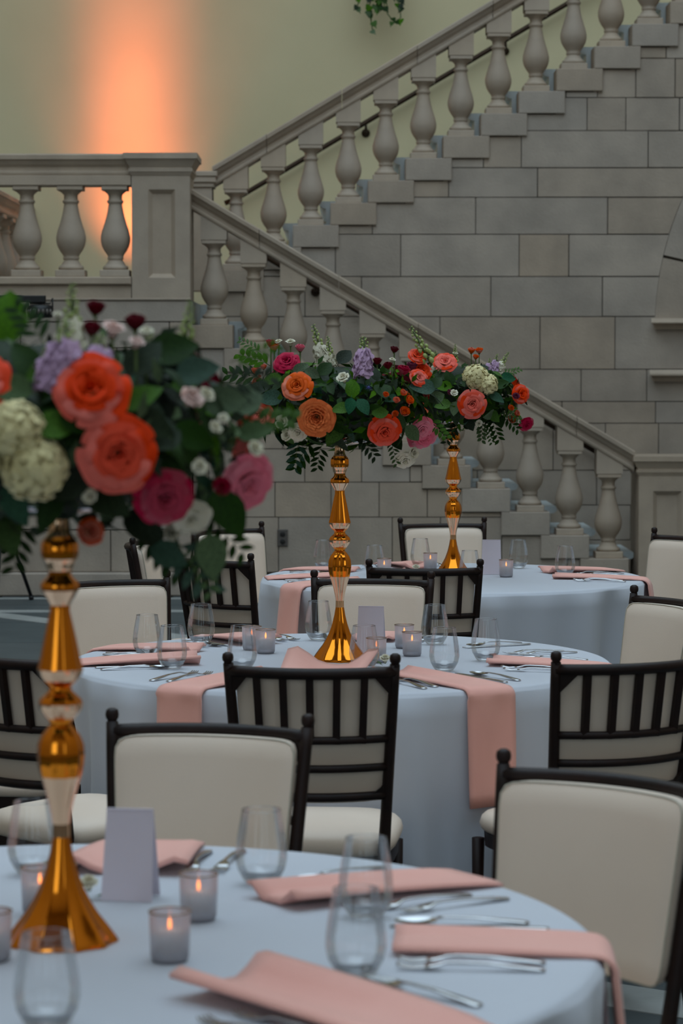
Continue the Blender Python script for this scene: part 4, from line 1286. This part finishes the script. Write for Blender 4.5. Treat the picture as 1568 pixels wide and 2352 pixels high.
def arrangement(ti, label, flowers, bigleaves, seed, sprigs, rx=.26, rz=.125):
    rg = random.Random(seed)
    c0 = TC[ti]; cz = 1.485
    C_ = Vector((c0.x, c0.y, cz))
    zbase = TOP + .60
    root = thing('floral_arrangement', (C_.x, C_.y, zbase), 0, label, 'flowers', 'centrepiece flower arrangements')
    off = Vector((C_.x, C_.y, zbase))
    s_ = C_.y / F
    def hit(px, py, k=1.0):
        """front of the bouquet's ellipsoid along the pixel's direction, or its rim plane"""
        d = ray(px, py).normalized(); o = Vector((0, 0, CH))
        ax = Vector((1 / (rx * k), 1 / (rx * k), 1 / (rz * k)))
        oo = Vector([(o[i] - C_[i]) * ax[i] for i in range(3)]); dd = Vector([d[i] * ax[i] for i in range(3)])
        A_ = dd.dot(dd); B_ = 2 * oo.dot(dd); Cc = oo.dot(oo) - 1
        disc = B_ * B_ - 4 * A_ * Cc
        if disc > 0: t = (-B_ - math.sqrt(disc)) / (2 * A_)
        else: t = -B_ / (2 * A_)
        p = o + d * t
        nn = Vector([(p[i] - C_[i]) * ax[i] ** 2 for i in range(3)]).normalized()
        return p, nn
    # mossy core
    mb = MB(); mb.sphere((0, 0, 0), 1, 20, 12, 0, rx * .72, rx * .72, rz * .8)
    mb.v = [(x * (1 + .06 * math.sin(40 * y)), y * (1 + .06 * math.sin(37 * x)), z) for x, y, z in mb.v]
    obj('moss_core', mb.mesh('moss_core', 'core_green'), root, C_ - off)
    for fl in flowers:
        kind, px, py, rpx = fl[:4]
        p, n = hit(px, py, 1.1)
        r = rpx * p.y / F
        n = (n * .55 + Vector((0, -1, .12)) * .6).normalized()
        lp = p - off
        if kind in ('coral', 'magenta', 'pink', 'orange', 'peach', 'burgundy', 'blush', 'ivory', 'plum'):
            k2 = fl[4] if len(fl) > 4 else ('rose' if r > .024 else 'small')
            if k2 == 'small' and kind not in ('blush', 'ivory'): k2 = 'bud'
            nm = {'rose': 'rose', 'garden': 'garden_rose', 'small': 'spray_rose', 'bud': 'spray_rose'}[k2]
            if kind in ('blush', 'ivory'): nm = 'lisianthus'
            if k2 == 'bud': r *= 1.15
            if k2 in ('small', 'bud'): n = (n * .6 + Vector((rg.uniform(-.3, .3), 0, .9 if py < 862 else .35))).normalized()
            lab = {'coral': 'coral', 'magenta': 'deep magenta', 'pink': 'pink', 'orange': 'orange', 'peach': 'peach orange', 'burgundy': 'dark burgundy', 'blush': 'pale blush', 'ivory': 'ivory white', 'plum': 'plum'}[kind]
            put_rose(root, nm, kind, lp, n, r, k2, lab + (' rose' if nm != 'lisianthus' else ' lisianthus bloom'), rng=rg)
            if k2 in ('small', 'bud') and py < 835:
                mb = MB(); mb.tube([(0, 0, 0), (0, 0, -.09)], .0022, 5); obj('stem', mb.mesh('stem', 'stem_green'), root, lp)
        elif kind == 'hydrangea':
            o = obj('hydrangea', HYD, root, mtx=frame(lp - n * r * .3, n, rg.uniform(0, 6)) @ Matrix.Scale(r, 4)); o['label'] = 'round cream hydrangea head'
        elif kind == 'thistle':
            obj('thistle', THI, root, mtx=frame(lp, n) @ Matrix.Scale(r, 4))['label'] = 'small blue thistle head'
        elif kind.startswith('stock'):
            # px,py = tip ; rpx = length ; fl[4] = lean in px at the foot
            wide = fl[5] if len(fl) > 5 else 1.0
            foot, _ = hit(px + fl[4], py + rpx, .75 if wide == 1.0 else 1.0)
            tip = at_y(px, py, foot.y)
            d = tip - foot
            o = obj('stock_flower', STK[kind[6:]], root, mtx=frame(foot - off, d, rg.uniform(0, 6)) @ Matrix.Diagonal((d.length * wide, d.length * wide, d.length, 1)))
            o['label'] = {'lilac': 'lilac stock flower spike', 'ivory': 'white and green stock flower spike', 'bud': 'green bud spike'}[kind[6:]]
    for (px, py, lpx, ang, mn) in bigleaves:
        p, n = hit(px, py, 1.0)
        d = Vector((math.cos(R(ang)), -.1, math.sin(R(ang))))
        L_ = lpx * p.y / F
        n = (Vector((0, -1, .45)) + Vector((rg.uniform(-.3, .3), 0, rg.uniform(-.2, .2)))).normalized()
        obj('leaf', LEAF[mn][rg.choice((0, 0, 1))], root, mtx=leaf_frame(p - off - d * L_ * .5 + n * .02, n, d) @ Matrix.Scale(L_, 4))
    # leaves all around, each its own part
    for k in range(210):
        z = rg.uniform(-.95, .9); a = rg.uniform(0, 2 * math.pi); s = math.sqrt(1 - z * z)
        u = Vector((s * math.cos(a), s * math.sin(a), z))
        kk = rg.uniform(.72, .96)
        p = Vector((u.x * rx * kk, u.y * rx * kk, u.z * rz * kk)) + C_ - off
        n = (Vector((u.x, u.y, u.z * 1.6)) + Vector((0, 0, .5)) + Vector([rg.uniform(-.6, .6) for _ in range(3)])).normalized()
        d = Vector((u.x, u.y, u.z * .8)) + Vector([rg.uniform(-.7, .7) for _ in range(3)]) + Vector((0, 0, -.15))
        mn = rg.choices(('leaf_dark', 'leaf_mid', 'leaf_blue'), (6, 3, 1.2))[0]
        obj('leaf', rg.choice(LEAF[mn]), root, mtx=leaf_frame(p, n, d) @ Matrix.Scale(rg.uniform(.048, .08), 4))
    # uncountable filler foliage
    mb = MB()
    for k in range(700):
        z = rg.uniform(-1, .85); a = rg.uniform(0, 2 * math.pi); s = math.sqrt(1 - z * z)
        u = Vector((s * math.cos(a), s * math.sin(a), z)); kk = rg.uniform(.7, 1.02)
        p = Vector((u.x * rx * kk, u.y * rx * kk, u.z * rz * kk)); L_ = rg.uniform(.02, .045)
        n = (u + Vector([rg.uniform(-.8, .8) for _ in range(3)])).normalized()
        d = u + Vector([rg.uniform(-1, 1) for _ in range(3)])
        m = leaf_frame(p, n, d) @ Matrix.Scale(L_, 4)
        mb.add([(0, 0, 0), (.22, .4, .05), (0, 1, -.1), (-.22, .4, .05), (0, .45, 0)], [(0, 1, 4), (1, 2, 4), (2, 3, 4), (3, 0, 4)], True, rg.choice((0, 0, 1)), m)
    o = obj('filler_foliage', mb.mesh('filler_foliage', 'leaf_dark', 'leaf_mid'), root, C_ - off); o['kind'] = 'stuff'
    for (px, py, lpx, ang, ki) in sprigs:
        p, n = hit(px, py, .85)
        d = Vector((math.cos(R(ang)), -.15, math.sin(R(ang)))); L_ = lpx * p.y / F
        obj('leafy_sprig', SPR[ki], root, mtx=leaf_frame(p - off, (0, -1, .5), d) @ Matrix.Scale(L_, 4))
    # blooms on the side turned to the stairs
    for k in range(9):
        a = R(15 + 150 * k / 8); z = rg.uniform(-.2, .7); s = math.sqrt(1 - z * z)
        u = Vector((s * math.cos(a), s * math.sin(a), z)); p = Vector((u.x * rx, u.y * rx, u.z * rz)) + C_ - off
        put_rose(root, 'rose', ('coral', 'magenta', 'pink', 'orange', 'coral')[k % 5], p, u, .042, rng=rg)
    return root
F1 = [('coral', 207, 895, 84), ('coral', 272, 1042, 86), ('coral', 262, 905, 30), ('magenta', 378, 1142, 68), ('pink', 565, 1112, 68), ('magenta', 508, 1120, 26),
      ('hydrangea', 30, 985, 70), ('hydrangea', 75, 1080, 78), ('hydrangea', -70, 1030, 80),
      ('stock_lilac', 158, 735, 160, -26, 1.5), ('stock_lilac', 232, 765, 105, -8, 1.6), ('stock_ivory', 165, 650, 170, 0), ('stock_bud', 437, 690, 130, -15), ('stock_lilac', 112, 785, 115, -4, 1.5), ('stock_ivory', 350, 755, 90, -20),
      ('blush', 258, 768, 34), ('burgundy', 219, 715, 27), ('burgundy', 210, 762, 27), ('burgundy', 310, 748, 30), ('plum', 225, 815, 24), ('blush', 312, 795, 24), ('ivory', 133, 728, 14), ('ivory', 60, 1085, 20),
      ('blush', 434, 922, 36), ('ivory', 470, 912, 24), ('ivory', 490, 985, 20), ('ivory', 512, 965, 16), ('ivory', 458, 1076, 24), ('ivory', 440, 1188, 44), ('ivory', 390, 1222, 26), ('orange', 205, 1222, 38), ('ivory', 210, 1142, 22), ('ivory', 580, 1035, 24), ('ivory', 335, 770, 22),
      ('coral', -60, 880, 80), ('magenta', -150, 1000, 70), ('pink', -260, 960, 70), ('coral', -230, 1100, 80), ('burgundy', -90, 770, 30), ('ivory', -130, 1150, 40)]
B1 = [(18, 735, 150, 95, 'leaf_mid'), (130, 985, 110, 20, 'leaf_mid'), (395, 810, 130, 25, 'leaf_dark'), (460, 865, 110, 20, 'leaf_blue'), (515, 1200, 130, -60, 'leaf_dark'), (330, 1225, 120, -40, 'leaf_dark'), (100, 870, 90, 200, 'leaf_mid'), (20, 905, 110, 170, 'leaf_mid'),
      (330, 920, 110, 40, 'leaf_mid'), (440, 1010, 110, -10, 'leaf_dark'), (520, 930, 110, 10, 'leaf_mid'), (380, 1010, 100, 60, 'leaf_dark'), (180, 980, 90, -20, 'leaf_dark'), (250, 1170, 120, -30, 'leaf_dark'), (160, 1130, 110, 200, 'leaf_dark'), (390, 1290, 95, -25, 'leaf_blue'),
      (485, 1285, 110, -85, 'leaf_mid'), (590, 1000, 90, 20, 'leaf_mid'), (30, 1240, 120, -80, 'leaf_mid'), (330, 830, 120, 60, 'leaf_dark'), (120, 1180, 110, 240, 'leaf_dark'), (560, 920, 120, 60, 'leaf_mid'), (60, 830, 120, 120, 'leaf_dark')]
S1 = [(500, 880, 120, 15, 0), (540, 960, 130, 5, 1), (60, 1190, 120, -100, 0), (450, 1230, 140, -75, 3), (400, 1225, 150, -60, 2), (530, 830, 110, 30, 3), (100, 790, 120, 120, 0), (0, 1210, 120, -110, 1), (480, 1180, 120, -50, 0), (330, 1200, 140, -55, 0)]
arrangement(0, 'tall coral, magenta and cream flower arrangement on gold stand, ' + TN[0], F1, B1, 11, S1, .265, .15)
F2 = [('magenta', 658, 832, 29), ('coral', 630, 800, 15), ('magenta', 622, 792, 14), ('ivory', 667, 791, 14), ('pink', 689, 803, 14), ('orange', 682, 887, 35), ('peach', 726, 960, 42, 'garden'), ('coral', 882, 990, 38), ('pink', 972, 1000, 36), ('pink', 968, 985, 28),
      ('orange', 910, 921, 10), ('orange', 938, 921, 13), ('orange', 928, 948, 14), ('orange', 908, 952, 10), ('orange', 924, 904, 10), ('orange', 885, 908, 9), ('coral', 958, 818, 22, 'rose'), ('coral', 965, 850, 28), ('coral', 962, 868, 22),
      ('burgundy', 905, 806, 12), ('burgundy', 866, 833, 13), ('burgundy', 891, 843, 13), ('magenta', 926, 855, 18), ('plum', 945, 845, 16), ('stock_lilac', 838, 773, 95, -6, 1.25), ('stock_ivory', 718, 745, 95, 28), ('stock_ivory', 752, 772, 75, 10), ('stock_bud', 942, 750, 90, 50), ('stock_ivory', 828, 775, 70, 10),
      ('ivory', 790, 873, 19), ('thistle', 846, 891, 10), ('ivory', 650, 972, 20), ('ivory', 684, 992, 22), ('ivory', 662, 1000, 18), ('ivory', 930, 1056, 24), ('ivory', 945, 1040, 18), ('coral', 600, 955, 32), ('orange', 588, 855, 14), ('orange', 605, 845, 10), ('ivory', 640, 790, 12), ('bud', 0, 0, 0), ('plum', 575, 935, 20), ('ivory', 900, 830, 10)]
F2 = [f for f in F2 if f[0] != 'bud']
B2 = [(789, 822, 52, 60, 'leaf_dark'), (810, 895, 52, 100, 'leaf_mid'), (780, 948, 46, 190, 'leaf_mid'), (830, 945, 46, -60, 'leaf_blue'), (800, 938, 40, -100, 'leaf_blue'), (965, 897, 62, 170, 'leaf_blue'), (690, 848, 46, 40, 'leaf_mid'), (660, 878, 40, 220, 'leaf_mid'), (715, 862, 40, -20, 'leaf_mid'),
      (745, 850, 50, 60, 'leaf_dark'), (860, 860, 46, 100, 'leaf_dark'), (870, 950, 46, 20, 'leaf_mid'), (1000, 915, 46, 30, 'leaf_mid'), (590, 900, 60, 190, 'leaf_dark'), (620, 920, 60, 180, 'leaf_blue'), (620, 880, 50, 200, 'leaf_mid'), (905, 1020, 46, -50, 'leaf_dark'), (760, 1010, 50, 240, 'leaf_mid'), (1000, 880, 50, 60, 'leaf_dark'), (840, 1000, 46, -30, 'leaf_dark')]
S2 = [(600, 870, 80, 165, 0), (620, 840, 75, 150, 1), (720, 1010, 80, -120, 0), (690, 1010, 70, -100, 2), (830, 1000, 60, -60, 0), (900, 1010, 60, -80, 3), (560, 930, 60, 175, 3), (600, 810, 60, 140, 3), (740, 1020, 60, -100, 0), (985, 960, 60, -50, 1)]
arrangement(1, 'tall coral, peach and lilac flower arrangement on gold stand, ' + TN[1], F2, B2, 22, S2, .255, .125)
F3 = [('coral', 1022, 832, 26), ('hydrangea', 1092, 862, 30), ('hydrangea', 1122, 880, 24), ('stock_lilac', 1142, 812, 55, -12), ('stock_lilac', 1125, 822, 45, -8), ('stock_ivory', 1168, 808, 50, -28), ('orange', 1082, 808, 11), ('orange', 1100, 808, 11), ('orange', 1092, 822, 9),
      ('coral', 1084, 928, 32), ('ivory', 1042, 905, 11), ('plum', 1032, 903, 9), ('coral', 1196, 905, 22, 'rose'), ('plum', 1184, 912, 10), ('orange', 1172, 938, 9), ('orange', 1174, 962, 12), ('orange', 1185, 950, 9), ('magenta', 1208, 975, 18), ('ivory', 1100, 973, 10), ('ivory', 1045, 815, 8),
      ('stock_bud', 1045, 790, 45, 0), ('coral', 940, 880, 26), ('magenta', 915, 930, 26), ('pink', 900, 880, 24), ('orange', 960, 940, 22), ('stock_ivory', 1000, 805, 60, 0)]
B3 = [(1150, 885, 42, 30, 'leaf_dark'), (1165, 870, 40, 10, 'leaf_blue'), (1140, 920, 40, -30, 'leaf_blue'), (1050, 960, 44, -90, 'leaf_dark'), (1075, 975, 40, -60, 'leaf_dark'), (1030, 870, 40, 100, 'leaf_dark'), (1015, 935, 40, 190, 'leaf_mid'), (1060, 880, 40, 60, 'leaf_dark'), (1130, 960, 40, -40, 'leaf_mid'), (1045, 945, 36, -100, 'leaf_mid'), (1020, 890, 40, 170, 'leaf_mid'), (1150, 975, 36, -80, 'leaf_dark')]
S3 = [(1130, 960, 55, -75, 0), (1110, 965, 50, -95, 1), (1155, 950, 50, -50, 0), (1150, 940, 50, -30, 3), (1150, 860, 45, 25, 3), (1050, 975, 50, -120, 0), (1120, 970, 50, -80, 3), (1170, 930, 40, -60, 1)]
arrangement(2, 'tall coral and cream hydrangea flower arrangement on gold stand, ' + TN[2], F3, B3, 33, S3, .265, .14)
# small white blossoms lying on the tables
for (ti, px, py) in ((0, 204, 2062), (1, 884, 1532), (2, 955, 1316)):
    p = at_z(px, py, TOP)
    r = thing('small_blossom', (p.x, p.y, TOP), 0, 'small white rose head with green leaf lying on ' + TN[ti], 'flower', 'small white blossoms on the tables')
    core, outer = rose_meshes('ivory', 'small')
    o = obj('rose_head', core, r, mtx=Matrix.Translation((0, 0, .012)) @ Matrix.Rotation(R(28), 4, 'X') @ Matrix.Scale(.019, 4) @ Matrix.Translation((0, 0, .1)))
    for k in range(4): obj('petal', outer[0], o, mtx=Matrix.Rotation(k * 1.57, 4, 'Z'))
    obj('leaf', LEAF['leaf_mid'][1], r, mtx=Matrix.Translation((-.01, .01, .006)) @ Matrix.Rotation(R(60), 4, 'Z') @ Matrix.Rotation(R(30), 4, 'X') @ Matrix.Scale(.035, 4))
    obj('leaf', LEAF['leaf_mid'][2], r, mtx=Matrix.Translation((.012, -.008, .004)) @ Matrix.Rotation(R(-100), 4, 'Z') @ Matrix.Rotation(R(12), 4, 'X') @ Matrix.Scale(.03, 4))

# ================================================================== HANGING IVY
yi = YB - .28
pt_ = at_y(872, -70, yi)
iv = thing('hanging_ivy', (pt_.x, yi, pt_.z), 0, 'trailing green ivy spilling down the plaster wall above the upper stairs', 'plant')
mb = MB(); mb.lathe([(.09, 0), (.12, .05), (.15, .16), (.155, .18), (.14, .18), (.13, .15)], 20, cap1=False); obj('basket', mb.mesh('basket', 'bronze'), iv)
mb = MB(); mb.lathe([(.001, .15), (.135, .15)], 16, cap0=False, cap1=False); obj('soil', mb.mesh('soil', 'core_green'), iv)
mb = MB(); mb.tube([(0, .1, .12), (0, .28, .12)], .012, 6); mb.tube([(0, .12, .1), (0, .28, -.05)], .008, 6); obj('bracket', mb.mesh('bracket', 'bronze'), iv)
def ivy_leaf():
    mb = MB()
    o_ = [(0, -.05), (.3, -.12), (.5, .08), (.36, .3), (.34, .45), (.12, .62), (0, 1.0), (-.12, .62), (-.34, .45), (-.36, .3), (-.5, .08), (-.3, -.12)]
    v = [(0, .22, .06)] + [(x, y, -.08 * (x * x + y * y)) for x, y in o_]
    n = len(o_); mb.add(v, [(0, i + 1, (i + 1) % n + 1) for i in range(n)], True)
    return mb
IV = [ivy_leaf().mesh('leaf', 'leaf_dark'), ivy_leaf().mesh('leaf', 'leaf_mid')]
rg = random.Random(5)
vines = [[(850, -20), (848, 20), (852, 50), (856, 74)], [(905, -20), (918, 15), (920, 40), (908, 52)], [(840, -25), (826, 0), (818, 18)], [(880, -20), (882, 12), (890, 32), (904, 50)], [(865, -20), (868, 10), (864, 30)], [(895, -25), (925, 2), (922, 26)], [(858, -20), (872, 5), (880, 22)]]
for vn in vines:
    P = [at_y(x, y, yi - .02) - Vector((pt_.x, yi, pt_.z)) for x, y in vn]
    P = [Vector((P[0].x * .7, 0, .165)), Vector((P[0].x, -.06, .10))] + P
    mb = MB(); mb.tube(P, .005, 5); obj('vine', mb.mesh('vine', 'stem_green'), iv)
    for a, b in zip(P[:-1], P[1:]):
        for q in range(max(2, int((b - a).length / .035))):
            p = a.lerp(b, rg.random()) + Vector((rg.uniform(-.02, .02), rg.uniform(-.03, .0), rg.uniform(-.02, .02)))
            n = Vector((rg.uniform(-.5, .5), -1, rg.uniform(-.1, .8)))
            obj('leaf', rg.choice(IV), iv, mtx=leaf_frame(p, n, (rg.uniform(-.8, .8), 0, -1)) @ Matrix.Scale(rg.uniform(.045, .075), 4))
